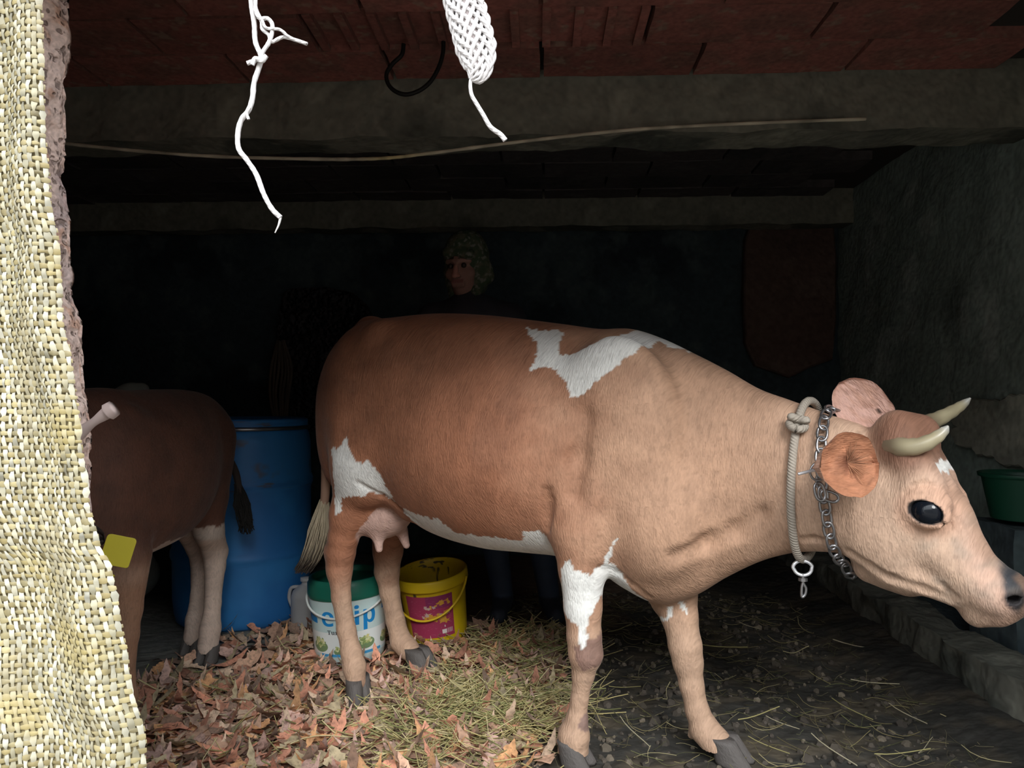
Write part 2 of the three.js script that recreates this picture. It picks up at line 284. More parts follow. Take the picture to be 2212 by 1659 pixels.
// front wall with the doorway: crumbling jamb, lintel, pier
{
  const t = thing('wall_front', 'crumbling pinkish clay wall end at the side of the doorway', 'wall', [-0.65, 0, -1.03]); t.userData.kind = 'structure';
  const edge = [[-0.6571, 0.4004, -1.11], [-0.6689, 0.646, -1.11], [-0.6727, 0.7424, -1.11], [-0.6764, 0.8875, -1.11], [-0.6903, 0.9917, -1.11], [-0.6925, 1.0614, -1.11], [-0.7087, 1.1034, -1.11], [-0.7135, 1.2155, -1.11], [-0.7213, 1.2718, -1.11], [-0.7215, 1.4127, -1.11], [-0.7194, 1.5543, -1.11], [-0.7188, 1.6965, -1.11]];
  const ex = (y) => { if (y <= edge[0][1]) return edge[0][0]; for (let i = 0; i + 1 < edge.length; i++) if (y <= edge[i + 1][1]) return mix(edge[i][0], edge[i + 1][0], (y - edge[i][1]) / (edge[i + 1][1] - edge[i][1])); return edge[edge.length - 1][0]; };
  const ring = []; for (const d of [2.55, 1.2, 0.7, 0.4, 0.3, 0.24, 0.2, 0.17, 0.14, 0.12, 0.1, 0.085, 0.07, 0.058, 0.046, 0.036, 0.027, 0.018, 0.01]) ring.push([-d - 0.055, -0.96, 0, 1]);
  for (let i = 0; i <= 26; i++) { const f = i / 26, round = 0.012 * Math.pow(Math.abs(2 * f - 1), 6); ring.push([-round - 0.055 * (1 - f), -0.962 - f * 0.156, 0.94, 0.33]); }
  for (const d of [0.01, 0.03, 0.08, 0.2, 0.6, 2.55]) ring.push([-d, -1.12, 0, -1]);
  const pos = [], uv = [], idx = [], rows = 330, H = 2.2; let acc = [0]; for (let i = 1; i < ring.length; i++) acc.push(acc[i - 1] + Math.hypot(ring[i][0] - ring[i - 1][0], ring[i][1] - ring[i - 1][1]));
  for (let r = 0; r <= rows; r++) for (let i = 0; i < ring.length; i++) {
    const y = (r / rows) * H, [dx, z, nx, nz] = ring[i], x = ex(y) + dx, n = 0.024 * fbm(x * 14, y * 14, z * 14, 4) + 0.012 * Math.min(0, fbm(x * 50, y * 40, z * 50, 2)) * 2.5;
    pos.push(x + nx * n, y, z + nz * n); uv.push(acc[i], y);
  }
  for (let r = 0; r < rows; r++) for (let i = 0; i + 1 < ring.length; i++) { const a = r * ring.length + i, b = a + ring.length; idx.push(a, a + 1, b, a + 1, b + 1, b); }
  const g = new THREE.BufferGeometry(); g.setAttribute('position', new THREE.Float32BufferAttribute(pos, 3)); g.setAttribute('uv', new THREE.Float32BufferAttribute(uv, 2)); g.setIndex(idx); g.computeVertexNormals();
  const tj = tileNoise(31);
  const map = dataTexture(512, 512, (u, v) => { const a = tj(u, v, 5, 5), b = tj(u, v, 24, 4), c = tj(u, v, 120, 2); let q = mix3([0.66, 0.5, 0.44], [0.54, 0.42, 0.4], smooth(0.45, 0.62, a)); q = mix3(q, [0.52, 0.27, 0.17], smooth(0.6, 0.75, b) * 0.6); q = mix3(q, [0.22, 0.16, 0.14], smooth(0.68, 0.76, tj(u, v, 60, 2))); return toS(q.map((x) => x * (0.7 + 0.6 * c))); }, true);
  const bump = dataTexture(512, 512, (u, v) => { const h = tj(u, v, 24, 5) - 0.5 * smooth(0.62, 0.72, tj(u, v, 60, 2)); return [h, h, h]; });
  map.repeat.set(2.2, 2.2); bump.repeat.set(2.2, 2.2);
  const clay = std({ map, bumpMap: bump, bumpScale: 0.012 });
  part('jamb', g, clay, t);
  part('lintel', slab(-0.75, 1.3, 1.575, 2.2, -1.12, -0.96, 0.3), clay, t);
  part('pier', slab(1.2, 1.9, -0.05, 2.2, -1.12, -0.96, 0.3), clay, t);
  // short round stick set into the jamb
  const pg = single('peg', sweep([[-0.6654, 0.8886, -1.0322], [-0.6428, 0.908, -1.0329], [-0.6234, 0.9222, -1.0335], [-0.6034, 0.9358, -1.0341]], (q) => 0.0075 + 0.0015 * Math.sin(q * 9) + (q > 0.86 ? 0.0035 : 0), 12, { sub: 8 }), std({ color: rgb(0.42, 0.33, 0.31), roughness: 0.8 }), 'short pinkish wooden peg sticking out of the clay jamb', 'peg');
}
// unseen eave added to keep the high sky off; strings hang from its batten
structure('added_eave', slab(-3, 3, 1.98, 2.04, -0.97, -0.6, 1), std({ color: rgb(0.3, 0.25, 0.2) }), 'added plank eave above the picture that blocks the high sky', 'roof');
structure('added_house', slab(0.55, 8, -0.05, 2.8, 2.9, 7, 2), std({ color: rgb(0.26, 0.24, 0.22) }), 'added house block behind the picture that hides low sky on the right', 'house');  // unseen block added to cut the low sky and darken the rump
structure('added_barn', slab(-10, 0.5, -0.05, 3.4, 6, 9, 2), std({ color: rgb(0.24, 0.22, 0.2) }), 'added long barn block behind the picture that hides low sky on the left', 'barn');  // also added out of view, shades the back wall from low sky
structure('trim_1', slab(-1.2, 1.2, 1.93, 1.99, -0.9, -0.84, 0.5), std({ color: rgb(0.3, 0.22, 0.15) }), 'batten under the added eave that the strings hang from', 'batten');

// ceiling: slab with clay filler blocks between two concrete joists
{
  const c = structure('ceiling', slab(-3.35, 1.9, 2.14, 2.26, -4.75, -0.97, 2), std({ color: rgb(0.05, 0.045, 0.04) }), 'low ceiling of red clay filler blocks', 'ceiling');
  const tb = tileNoise(41), mats = [];
  for (let k = 0; k < 4; k++) {
    const o = k * 0.23, map = dataTexture(256, 256, (u, v) => { const a = tb(u + o, v, 5, 5), b = tb(u, v + o, 40, 3), d = tb(u + o, v + o, 10, 3); let q = mix3([0.34, 0.125, 0.1], [0.26, 0.115, 0.09], smooth(0.4, 0.65, a)); q = mix3(q, [0.34, 0.24, 0.18], smooth(0.62, 0.78, d) * 0.7); return toS(q.map((x) => x * (0.65 + 0.7 * b) * (0.85 + 0.1 * k))); }, true);
    map.repeat.set(2, 2); mats.push(std({ map, bumpMap: concTex.bumpMap, bumpScale: 0.006 }));
  }
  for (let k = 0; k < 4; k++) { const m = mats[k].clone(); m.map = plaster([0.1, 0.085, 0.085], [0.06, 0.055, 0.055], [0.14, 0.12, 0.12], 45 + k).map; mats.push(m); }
  const r = rng(77), proto = slab(-0.258, 0.258, 0, 0.05, -0.116, 0.116, 0.06, 0.006, 20);
  const holed = (() => { const gs = [slab(-0.258, 0.258, 0.02, 0.05, -0.116, 0.116, 1)]; for (let k = 0; k < 6; k++) gs.push(slab(-0.258 + k * 0.098, -0.258 + k * 0.098 + 0.026, 0, 0.03, -0.116, 0.116, 1)); return mergeGeometries(gs); })();
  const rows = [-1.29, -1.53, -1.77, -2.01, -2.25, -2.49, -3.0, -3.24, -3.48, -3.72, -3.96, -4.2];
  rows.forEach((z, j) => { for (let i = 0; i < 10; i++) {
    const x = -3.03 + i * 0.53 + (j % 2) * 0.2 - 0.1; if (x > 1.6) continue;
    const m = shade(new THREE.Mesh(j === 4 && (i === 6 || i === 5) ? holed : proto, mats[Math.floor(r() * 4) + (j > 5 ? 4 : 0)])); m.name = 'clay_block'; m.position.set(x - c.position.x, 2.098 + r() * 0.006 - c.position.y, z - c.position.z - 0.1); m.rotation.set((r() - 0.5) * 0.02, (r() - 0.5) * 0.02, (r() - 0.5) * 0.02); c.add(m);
  } });
}
structure('trim_2', slab(-3.3, 1.85, 1.9, 2.16, -2.9, -2.72, 0.03, 0.028, 5), concMat, 'nearer grey-green concrete ceiling joist, stained, with cord under it', 'beam');
structure('trim_3', slab(-3.3, 1.85, 1.94, 2.16, -4.5, -4.36, 0.05, 0.025, 5), concMat, 'farther dim concrete joist at the top of the back wall', 'beam');
{
  const pts = [...[[-2.1712, 1.8976, -2.567], [-1.8284, 1.865, -2.5832], [-1.6651, 1.8454, -2.5909], [-1.4366, 1.8225, -2.6017], [-1.1918, 1.8045, -2.6132], [-0.8653, 1.7947, -2.6282], [-0.6857, 1.7931, -2.6364]], ...[[-0.551, 1.7916, -2.6225], [-0.4051, 1.8079, -2.6288], [-0.1945, 1.8354, -2.6379], [0.0324, 1.863, -2.6477], [0.3241, 1.8922, -2.6604]], ...[[0.5224, 1.9107, -2.6891], [0.8489, 1.9254, -2.7036], [1.1264, 1.9352, -2.716]]];
  single('slung_rope', sweep(pts, (t) => 0.0062 + 0.0016 * noise(t * 90, 1), 8, { sub: 10, color: (t) => { const q = 0.8 + 0.5 * noise(t * 60, 4); const y = smooth(0.42, 0.5, t) * smooth(0.6, 0.5, t); return [0.75 * q, (0.66 - 0.05 * y) * q, (0.5 - 0.18 * y) * q]; } }), std({ vertexColors: true }), 'pale sagging cord slung under the nearer concrete joist', 'rope');
  single('iron_hook', sweep([...[[-0.4575, 2.088, -2.401], [-0.4635, 2.0538, -2.4013], [-0.4933, 2.024, -2.4005], [-0.5126, 1.9913, -2.4003], [-0.5082, 1.9615, -2.401], [-0.4874, 1.9377, -2.4024], [-0.4517, 1.9258, -2.4043], [-0.4086, 1.9377, -2.406], [-0.3714, 1.9675, -2.4071], [-0.3417, 2.021, -2.4075], [-0.3312, 2.0627, -2.4072], [-0.3297, 2.0954, -2.4066]]], 0.0068, 10, { sub: 6 }), std({ color: rgb(0.02, 0.018, 0.017), metalness: 0.6, roughness: 0.6 }), 'black bent iron hook hanging from the clay block ceiling', 'hook');
}
// ---------------------------------------------------------------- the brown and white cow
const FB = frameOf([0.1887, -2.1105], 0.42586), FH = frameOf([0.8070, -1.7430], 0.66323);
const b3 = (p) => FB.w(p), h3 = (p) => FH.w(p);
const cow = new Body();
cow.add(trunk(FB, [
  [-1.0206, 0.9656, 0.794, 0.03, 0, 0.5],
  [-0.9893, 1.0588, 0.6865, 0.09, 0, 0.55],
  [-0.9502, 1.1076, 0.6423, 0.13, 0, 0.6],
  [-0.8962, 1.1566, 0.6224, 0.165, 0, 0.65],
  [-0.8245, 1.1978, 0.6117, 0.195, 0, 0.65],
  [-0.711, 1.2075, 0.604, 0.225, 0, 0.6],
  [-0.5544, 1.2114, 0.5358, 0.25, 0, 0.52],
  [-0.3909, 1.1976, 0.5075, 0.262, 0, 0.48],
  [-0.2523, 1.1772, 0.5062, 0.255, 0, 0.46],
  [-0.1354, 1.1585, 0.5037, 0.235, 0, 0.46],
  [-0.0376, 1.1426, 0.4808, 0.215, 0, 0.46],
  [0.0497, 1.139, 0.433, 0.2, 0, 0.42],
  [0.1337, 1.1106, 0.4055, 0.185, 0, 0.42],
  [0.2218, 1.0668, 0.4354, 0.155, 0.005, 0.46],
  [0.3071, 1.0213, 0.4948, 0.125, 0.015, 0.5],
  [0.3893, 0.9731, 0.5445, 0.108, 0.03, 0.52],
  [0.4567, 0.9477, 0.573, 0.1, 0.045, 0.52],
  [0.5109, 0.9279, 0.5862, 0.095, 0.06, 0.52],
  [0.5628, 0.9067, 0.5914, 0.09, 0.075, 0.52],
  [0.6127, 0.8811, 0.5955, 0.085, 0.09, 0.52]]), 0.03);
// thighs, hips, shoulders
cow.bone(b3([-0.777, 0.9936, 0.08]), b3([-0.7639, 0.7514, 0.13]), 0.11, 0.095, 0.06);
cow.bone(b3([-0.7639, 0.7514, 0.13]), b3([-0.8262, 0.5908, 0.125]), 0.085, 0.052, 0.04);
cow.bone(b3([-0.671, 0.8117, 0.15]), b3([-0.7296, 0.6835, 0.14]), 0.07, 0.05, 0.06);
cow.bone(b3([-0.9154, 0.9659, -0.1]), b3([-0.8854, 0.6784, -0.14]), 0.12, 0.1, 0.06);
cow.bone(b3([-0.8393, 1.1681, 0]), b3([-0.9211, 1.1221, 0]), 0.05, 0.035, 0.03);
cow.egg(b3([-0.7008, 1.1355, 0.13]), [0.05, 0.045, 0.05], FB.axes, 0.045);
cow.bone(b3([-0.8515, 1.0381, 0.09]), b3([-0.8605, 0.9941, 0.09]), 0.05, 0.045, 0.04);
cow.egg(b3([0.0564, 0.8675, 0.155]), [0.16, 0.24, 0.075], FB.axes, 0.05);
cow.egg(b3([-0.0259, 0.6634, 0.165]), [0.09, 0.14, 0.065], FB.axes, 0.04);
cow.egg(b3([0.1569, 0.6478, 0.13]), [0.1, 0.13, 0.07], FB.axes, 0.06);
cow.egg(b3([-0.3198, 0.8204, 0.13]), [0.3, 0.2, 0.16], FB.axes, 0.08);
cow.egg(b3([-0.0517, 0.8536, -0.155]), [0.16, 0.24, 0.075], FB.axes, 0.05);
cow.bone(b3([0.0898, 0.5065, -0.1]), b3([0.129, 0.3943, -0.1]), 0.09, 0.06, 0.05);
// legs
cow.chain([[b3([-0.0349, 0.6031, 0.165]), 0.068], [b3([-0.0345, 0.5069, 0.16]), 0.059], [b3([-0.0321, 0.4119, 0.16]), 0.048], [b3([-0.0285, 0.3351, 0.16]), 0.043], [b3([-0.0247, 0.2918, 0.16]), 0.043], [b3([-0.032, 0.239, 0.158]), 0.028], [b3([-0.0424, 0.1719, 0.158]), 0.0215], [b3([-0.0502, 0.117, 0.158]), 0.027], [b3([-0.058, 0.0762, 0.158]), 0.039], [b3([-0.0607, 0.0352, 0.158]), 0.037], [b3([-0.0581, 0.0143, 0.158]), 0.038]], 0.045);
cow.bone(b3([-0.0906, 0.0637, 0.155]), b3([-0.1024, 0.0517, 0.155]), 0.013, 0.008, 0.012);
cow.chain([[b3([0.1464, 0.4309, -0.06]), 0.058], [b3([0.1653, 0.3603, -0.05]), 0.047], [b3([0.1814, 0.2831, -0.045]), 0.043], [b3([0.1887, 0.2409, -0.045]), 0.039], [b3([0.1996, 0.1826, -0.04]), 0.031], [b3([0.2142, 0.1178, -0.04]), 0.03], [b3([0.2336, 0.0726, -0.04]), 0.037], [b3([0.2624, 0.0477, -0.035]), 0.037], [b3([0.2803, 0.0321, -0.035]), 0.036]], 0.035);
cow.bone(b3([0.2065, 0.0637, -0.04]), b3([0.1966, 0.0494, -0.04]), 0.013, 0.008, 0.012);
cow.chain([[b3([-0.8262, 0.5908, 0.125]), 0.052], [b3([-0.8481, 0.5166, 0.12]), 0.046], [b3([-0.8589, 0.4653, 0.12]), 0.044], [b3([-0.8623, 0.4145, 0.12]), 0.038], [b3([-0.8563, 0.3288, 0.12]), 0.0285], [b3([-0.8398, 0.2292, 0.115]), 0.028], [b3([-0.8195, 0.1606, 0.115]), 0.031], [b3([-0.8085, 0.1196, 0.115]), 0.034], [b3([-0.7953, 0.0751, 0.12]), 0.029]], 0.03);
cow.bone(b3([-0.843, 0.589, 0.12]), b3([-0.8921, 0.4695, 0.12]), 0.02, 0.02, 0.02);
cow.bone(b3([-0.8921, 0.4695, 0.12]), b3([-0.8843, 0.3978, 0.12]), 0.021, 0.018, 0.02);
cow.chain([[b3([-0.8755, 0.6311, -0.14]), 0.08], [b3([-0.9058, 0.494, -0.19]), 0.06], [b3([-0.9202, 0.408, -0.21]), 0.052], [b3([-0.9313, 0.3312, -0.22]), 0.043], [b3([-0.9189, 0.2587, -0.22]), 0.034], [b3([-0.8981, 0.162, -0.225]), 0.032], [b3([-0.874, 0.092, -0.225]), 0.036], [b3([-0.8463, 0.0718, -0.225]), 0.036], [b3([-0.8267, 0.0586, -0.225]), 0.033]], 0.04);
// udder and teats
cow.egg(b3([-0.7736, 0.6037, 0.03]), [0.11, 0.1, 0.105], FB.axes, 0.022);
for (const [x, y, u, x2, y2] of [[816, 1150, 0.07, 818, 1188], [872, 1150, -0.03, 880, 1180]]) { const q = u > 0 ? [[-0.754, 0.5307, 0.07], [-0.7485, 0.4794, 0.07]] : [[-0.7336, 0.5196, -0.03], [-0.7154, 0.4766, -0.03]]; cow.bone(b3(q[0]), b3(q[1]), 0.02, 0.011, 0.02); }
// flank fold
cow.bone(b3([-0.7067, 0.7429, 0.17]), b3([-0.6217, 0.6085, 0.1]), 0.026, 0.02, 0.03);
// dewlap folds
cow.bone(b3([0.1083, 0.5055, 0.05]), b3([0.3506, 0.6426, 0.075]), 0.035, 0.03, 0.05);
// head
const headBone = (a, b, ra, rb, k = 0.03) => cow.bone(h3(a), h3(b), ra, rb, k);
headBone([-0.1211, 0.7485, -0.01], [-0.0578, 0.7275, 0], 0.13, 0.1, 0.05);
headBone([-0.0134, 0.8196, 0], [0.0533, 0.6861, 0], 0.072, 0.07, 0.04);
headBone([0.0533, 0.6861, 0], [0.1454, 0.5573, 0], 0.07, 0.047, 0.03);
headBone([0.1628, 0.5427, 0], [0.1783, 0.5376, 0], 0.058, 0.052, 0.03);
for (const e of [1, -1]) {
  const L = (a) => [a[0], a[1], a[2] * e];
  headBone(L([-0.0875, 0.6666, 0.045]), L([-0.0211, 0.5854, 0.035]), 0.066, 0.046, 0.03);
  headBone(L([-0.0211, 0.5854, 0.035]), L([0.0935, 0.5403, 0.022]), 0.046, 0.033, 0.03);
  headBone(L([0.0389, 0.7275, 0.07]), L([0.0522, 0.7238, 0.07]), 0.046, 0.042, 0.025);
  headBone(L([-0.0011, 0.8485, 0.05]), L([0.0429, 0.7719, 0.066]), 0.045, 0.04, 0.03);
  cow.egg(h3(L([-0.0371, 0.6792, 0.062])), [0.085, 0.095, 0.052], FH.axes, 0.04);
  headBone(L([0.0637, 0.6236, 0.045]), L([0.1384, 0.5646, 0.035]), 0.038, 0.036, 0.03);
  headBone(L([0.1711, 0.5461, 0.035]), L([0.1873, 0.5535, 0.035]), 0.035, 0.032, 0.02);
}
headBone([0.1364, 0.5012, 0], [0.1657, 0.5027, 0], 0.036, 0.03, 0.02);
headBone([-0.0128, 0.8776, 0.02], [0.0204, 0.8721, -0.02], 0.046, 0.042, 0.03);
headBone([-0.0791, 0.5609, 0], [-0.0016, 0.5412, 0], 0.035, 0.03, 0.04);
for (const e of [1, -1]) {
  const L = (a) => [a[0], a[1], a[2] * e];
  cow.egg(h3(L([0.2008, 0.5478, 0.042])), [0.014, 0.011, 0.02], FH.axes, 0.008, true);
}
for (const e of [1, -1]) headBone([[0.0336, 0.761, 0.085][0], [0.0336, 0.761, 0.085][1], 0.085 * e], [[0.0855, 0.7279, 0.08][0], [0.0855, 0.7279, 0.08][1], 0.08 * e], 0.02, 0.016, 0.02);
// eyelids and sockets
const eyeAt = h3([0.0608, 0.7132, 0.099]), eyeFar = h3([[0.0608, 0.7132, 0.099][0], [0.0608, 0.7132, 0.099][1], -0.099]);
{
  const c = Math.cos(-0.3), s = Math.sin(-0.3), [S, T, U] = FH.axes, ax = [[c * S[0] + s * T[0], c * S[1] + s * T[1], c * S[2] + s * T[2]], [-s * S[0] + c * T[0], -s * S[1] + c * T[1], -s * S[2] + c * T[2]], U];
  for (const q of [eyeAt, eyeFar]) { cow.egg(q, [0.045, 0.036, 0.023], ax, 0.012); cow.egg([q[0] + (q === eyeAt ? 1 : -1) * U[0] * 0.014, q[1], q[2] + (q === eyeAt ? 1 : -1) * U[2] * 0.014], [0.0325, 0.0225, 0.026], ax, 0.006, true); }
}
// skin creases cut along the surface of the near side
{
  const onSide = (frame, [s, t]) => { let hi = 0.36, lo = 0; for (let u = 0.36; u > -0.1; u -= 0.006) { const p = frame.w([s, t, u]); if (cow.at(...p) < 0) { lo = u; break; } hi = u; } for (let i = 0; i < 12; i++) { const m = (lo + hi) / 2; cow.at(...frame.w([s, t, m])) < 0 ? (lo = m) : (hi = m); } return frame.w([s, t, lo + 0.001]); };
  const creases = [[FB, [[-0.0964, 0.7109], [-0.099, 0.6869], [-0.1043, 0.6627], [-0.1096, 0.6385], [-0.1135, 0.6143]], 0.002, 0.03], [FH, [[-0.0936, 0.6048], [-0.0549, 0.5792], [-0.0127, 0.5572], [0.0417, 0.541], [0.0937, 0.5275]], 0.0035, 0.02], [FH, [[0.0816, 0.5564], [0.0918, 0.5425], [0.1037, 0.5348]], 0.003, 0.012], [FH, [[0.0236, 0.7518], [0.0397, 0.7687], [0.059, 0.7739], [0.0762, 0.7675]], 0.0025, 0.012], [FH, [[0.0874, 0.694], [0.0975, 0.6875], [0.1007, 0.6746]], 0.0025, 0.01],
    [FB, [[0.2141, 0.5653], [0.2839, 0.5969], [0.3514, 0.632], [0.4062, 0.6754]], 0.0015, 0.045], [FB, [[0.0261, 0.5228], [0.0615, 0.5023], [0.0963, 0.4702], [0.1232, 0.4401]], 0.003, 0.016], [FB, [[0.4996, 0.6217], [0.5246, 0.627], [0.5542, 0.6221]], 0.003, 0.015], [FB, [[-0.7142, 0.7002], [-0.663, 0.6616], [-0.6029, 0.6191], [-0.5555, 0.5875]], 0.004, 0.016], [FB, [[0.0045, 0.9021], [-0.0148, 0.8059], [-0.0214, 0.7097]], 0.002, 0.05]];
  const made = creases.map(([fr, pts, r, k]) => [pts.map((q) => onSide(fr, q)), r, k]);
  for (const [pts, r, k] of made) for (let i = 0; i + 1 < pts.length; i++) { const b = new Body().bone(pts[i], pts[i + 1], r, r, 0); cow.add(b.prims[0][0], k, true); }
}

const chest = [0.46, 0.28, 0.185], chestnut = [0.37, 0.16, 0.09], fawn = [0.53, 0.365, 0.265], white = [0.8, 0.8, 0.77], pink = [0.6, 0.4, 0.34];
const patches = [
  [[-0.2235, 1.1508], [-0.1951, 1.1381], [-0.1464, 1.1361], [-0.1095, 1.1271], [-0.1055, 1.0932], [-0.0961, 1.0618], [-0.0455, 1.0667], [0.0066, 1.0933], [0.0638, 1.1275], [0.0639, 1.1659], [0.1559, 1.1613], [0.1796, 1.1075], [0.2379, 1.0685], [0.1795, 1.0807], [0.1376, 1.0973], [0.1131, 1.0566], [0.0697, 1.0218], [0.0319, 0.9983], [-0.0066, 0.9622], [-0.0431, 0.95], [-0.0588, 0.9931], [-0.1056, 1.0309], [-0.1328, 1.0289], [-0.1645, 1.0219], [-0.1561, 1.057], [-0.1672, 1.0952], [-0.1951, 1.1215]],
  [[-0.8221, 0.8027], [-0.7866, 0.801], [-0.7553, 0.8296], [-0.7344, 0.8094], [-0.7256, 0.7781], [-0.6914, 0.7588], [-0.6712, 0.7731], [-0.641, 0.7337], [-0.6276, 0.6805], [-0.616, 0.6611], [-0.6324, 0.6534], [-0.6911, 0.677], [-0.708, 0.6624], [-0.7946, 0.6505], [-0.8032, 0.6012], [-0.8263, 0.5996], [-0.8301, 0.6413], [-0.8162, 0.698], [-0.804, 0.7405]],
  [[-0.6632, 0.7301], [-0.6378, 0.6563], [-0.6128, 0.6374], [-0.5476, 0.6215], [-0.4763, 0.6131], [-0.4453, 0.6153], [-0.4146, 0.5746], [-0.3324, 0.5722], [-0.2319, 0.5679], [-0.204, 0.5702], [-0.1901, 0.5924], [-0.1424, 0.6036], [-0.1222, 0.5832], [-0.109, 0.4993], [-0.3177, 0.478], [-0.4527, 0.4839], [-0.5473, 0.5347], [-0.5995, 0.6045]],
  [[0.0776, 0.6046], [0.0618, 0.5826], [0.0435, 0.5671], [0.0311, 0.5312], [0.0088, 0.5115], [-0.0314, 0.5191], [-0.0377, 0.542], [-0.0543, 0.5322], [-0.0724, 0.515], [-0.0803, 0.437], [-0.0635, 0.3916], [-0.0317, 0.3782], [-0.0216, 0.3503], [-0.0254, 0.3205], [-0.0041, 0.3236], [-0.0065, 0.3757], [0.0061, 0.4123], [0.0248, 0.4494], [0.0348, 0.52], [0.0532, 0.5564]],
];
const chestPatch = [[0.0289, 0.5548], [0.0508, 0.5323], [0.0635, 0.503], [0.076, 0.4678], [0.0798, 0.4524], [0.1135, 0.4213], [0.0923, 0.409], [-0.0013, 0.4532], [-0.0169, 0.5073]];
const farPatch = [[[0.114, 0.3411], [0.1424, 0.3548], [0.1578, 0.3743], [0.1629, 0.4025], [0.1502, 0.3959], [0.145, 0.3727], [0.1167, 0.354]], [[0.1733, 0.4251], [0.1861, 0.4291], [0.1974, 0.3771], [0.1859, 0.3884]]];
const blaze = [[0.0654, 0.8235], [0.0743, 0.819], [0.0813, 0.7972], [0.0829, 0.7853], [0.0724, 0.7987]], knee = [[-0.0404, 0.3153], [-0.0126, 0.3369], [0.0221, 0.3534], [0.038, 0.3385], [0.0342, 0.292], [0.0096, 0.2651], [-0.0128, 0.2557], [-0.0278, 0.2706]], fetlock = [[-0.018, 0.1505], [0.0032, 0.151], [0.0031, 0.1026], [-0.0218, 0.0953], [-0.0382, 0.1118]];
function cowColour(x, y, z, nx, ny, nz) {
  const [s, t, u] = FB.l(x, y, z), hh = FH.l(x, y, z);
  const m1 = fbm(s * 9, t * 9, u * 9, 3), m2 = fbm(s * 60, t * 25, u * 60, 2), grain = 1 + 0.2 * m2 + 0.34 * m1;
  let c = mix3(chestnut, chest, smooth(-0.3, 0.2, s + 0.16 * m1));
  c = mix3(c, fawn, smooth(0.3, 0.72, s + 0.1 * m1));
  c = mix3(c, [0.5, 0.33, 0.23], smooth(0.46, 0.3, t + 0.03 * m1));
  c = mix3(c, [0.3, 0.14, 0.085], 0.55 * smooth(0.1, 0.35, fbm(s * 6 + 3, t * 5, 2, 3)) * smooth(0.1, -0.2, s));
  c = c.map((q) => q * grain);
  // head markings
  if (s > 0.62) {
    const q = hh; 
    const mz = (q[0] - [0.2034, 0.5399][0]) * 0.8 + (q[1] - [0.2034, 0.5399][1]) * 0.25;
    c = mix3(c, [0.62, 0.4, 0.31], 0.7 * smooth(-0.07, -0.02, mz)); c = mix3(c, [0.045, 0.048, 0.055], smooth(-0.012, 0.002, mz + 0.006 * m2));
    const de = Math.hypot(q[0] - [0.0608, 0.7132][0], q[1] - [0.0608, 0.7132][1]); c = mix3(c, [0.5, 0.29, 0.2].map((v) => v * grain), smooth(0.075, 0.045, de) * 0.6); const ea = q[0] - [0.0608, 0.7132][0], eb = q[1] - [0.0608, 0.7132][1], er = Math.hypot((0.955 * ea - 0.296 * eb) / 0.0345, (0.296 * ea + 0.955 * eb) / 0.0245); c = mix3(c, [0.03, 0.025, 0.025], smooth(1.04, 0.96, er) * smooth(0.07, 0.09, Math.abs(q[2])));
    const br = smooth(0.05, 0.025, Math.abs(q[2]) + 0.02 * m1); c = mix3(c, [0.36, 0.22, 0.15].map((v) => v * grain), 0.6 * br * smooth(-0.1, 0.1, fbm(q[0] * 12, q[1] * 12, 5, 3) + 0.08));
    c = mix3(c, [0.025, 0.022, 0.024], smooth(0.026, 0.02, Math.hypot(q[0] - [0.2008, 0.5478][0], q[1] - [0.2008, 0.5478][1], (Math.abs(q[2]) - 0.042) * 0.8)));
    c = mix3(c, [0.2, 0.1, 0.065].map((v) => v * grain), smooth(0.085, 0.02, Math.hypot(q[0] - [0.0155, 0.8726][0], q[1] - [0.0155, 0.8726][1]) - 0.03 + 0.02 * m1));
    if (inside(blaze, q[0], q[1]) && q[2] < 0.06) c = white;
    const ng = smooth(0.14, 0.05, Math.hypot((q[0] - [0.1117, 0.5983][0]) * 1.0, (q[1] - [0.1117, 0.5983][1]))) * smooth(-0.1, 0.35, fbm(q[0] * 22, q[1] * 22, 3, 3)); c = mix3(c, [0.3, 0.25, 0.2], ng * 0.5);
    return c;
  }
  const j = 0.011, js = s + j * fbm(s * 45, t * 45, 7, 3), jt = t + j * 1.4 * fbm(s * 50 + 9, t * 30, 2, 3), w = white.map((q) => q * (1 + 0.06 * m2));
  if (u > -0.02) { if (patches.some((p, i) => inside(p, js, jt) && (i !== 3 || u > 0.1) && (i !== 1 || u > 0.1))) return w; if (inside(chestPatch, js, jt) && u < 0.17) return w; }
  if (u < 0.02 && farPatch.some((p) => inside(p, js, jt))) return w;
  if (u < -0.1 && Math.abs(s + 0.05 + 0.5 * (0.95 - t)) < 0.06 && t > 0.9) return w;
  if (u > 0.1 && inside(knee, js, jt)) c = mix3(c, [0.2, 0.115, 0.1], 0.75); if (u > 0.1 && inside(fetlock, js, jt)) c = mix3(c, [0.2, 0.13, 0.13], 0.7);
  // bare pink udder
  const ud = [-0.7736, 0.5963, 0.03], du = Math.hypot((s - ud[0]) / 0.11, (t - ud[1]) / 0.12, (u - ud[2]) / 0.115); if (t < ud[1] + 0.09 && u < 0.13) c = mix3(c, pink, smooth(1.12, 0.98, du)); if (Math.hypot(s - [-0.7504, 0.5022][0], t - [-0.7504, 0.5022][1]) < 0.04 && u < 0.11) c = pink; if (Math.hypot(s - [-0.7226, 0.4952][0], t - [-0.7226, 0.4952][1]) < 0.04 && u > -0.08) c = pink;
  return c;
}
const furBump = dataTexture(512, 512, (u, v) => { const h = 0.6 * tn(u * 1, v * 0.25, 128, 2) + 0.4 * tn(u + 0.3, v, 24, 3); return [h, h, h]; }); furBump.repeat.set(4, 4);
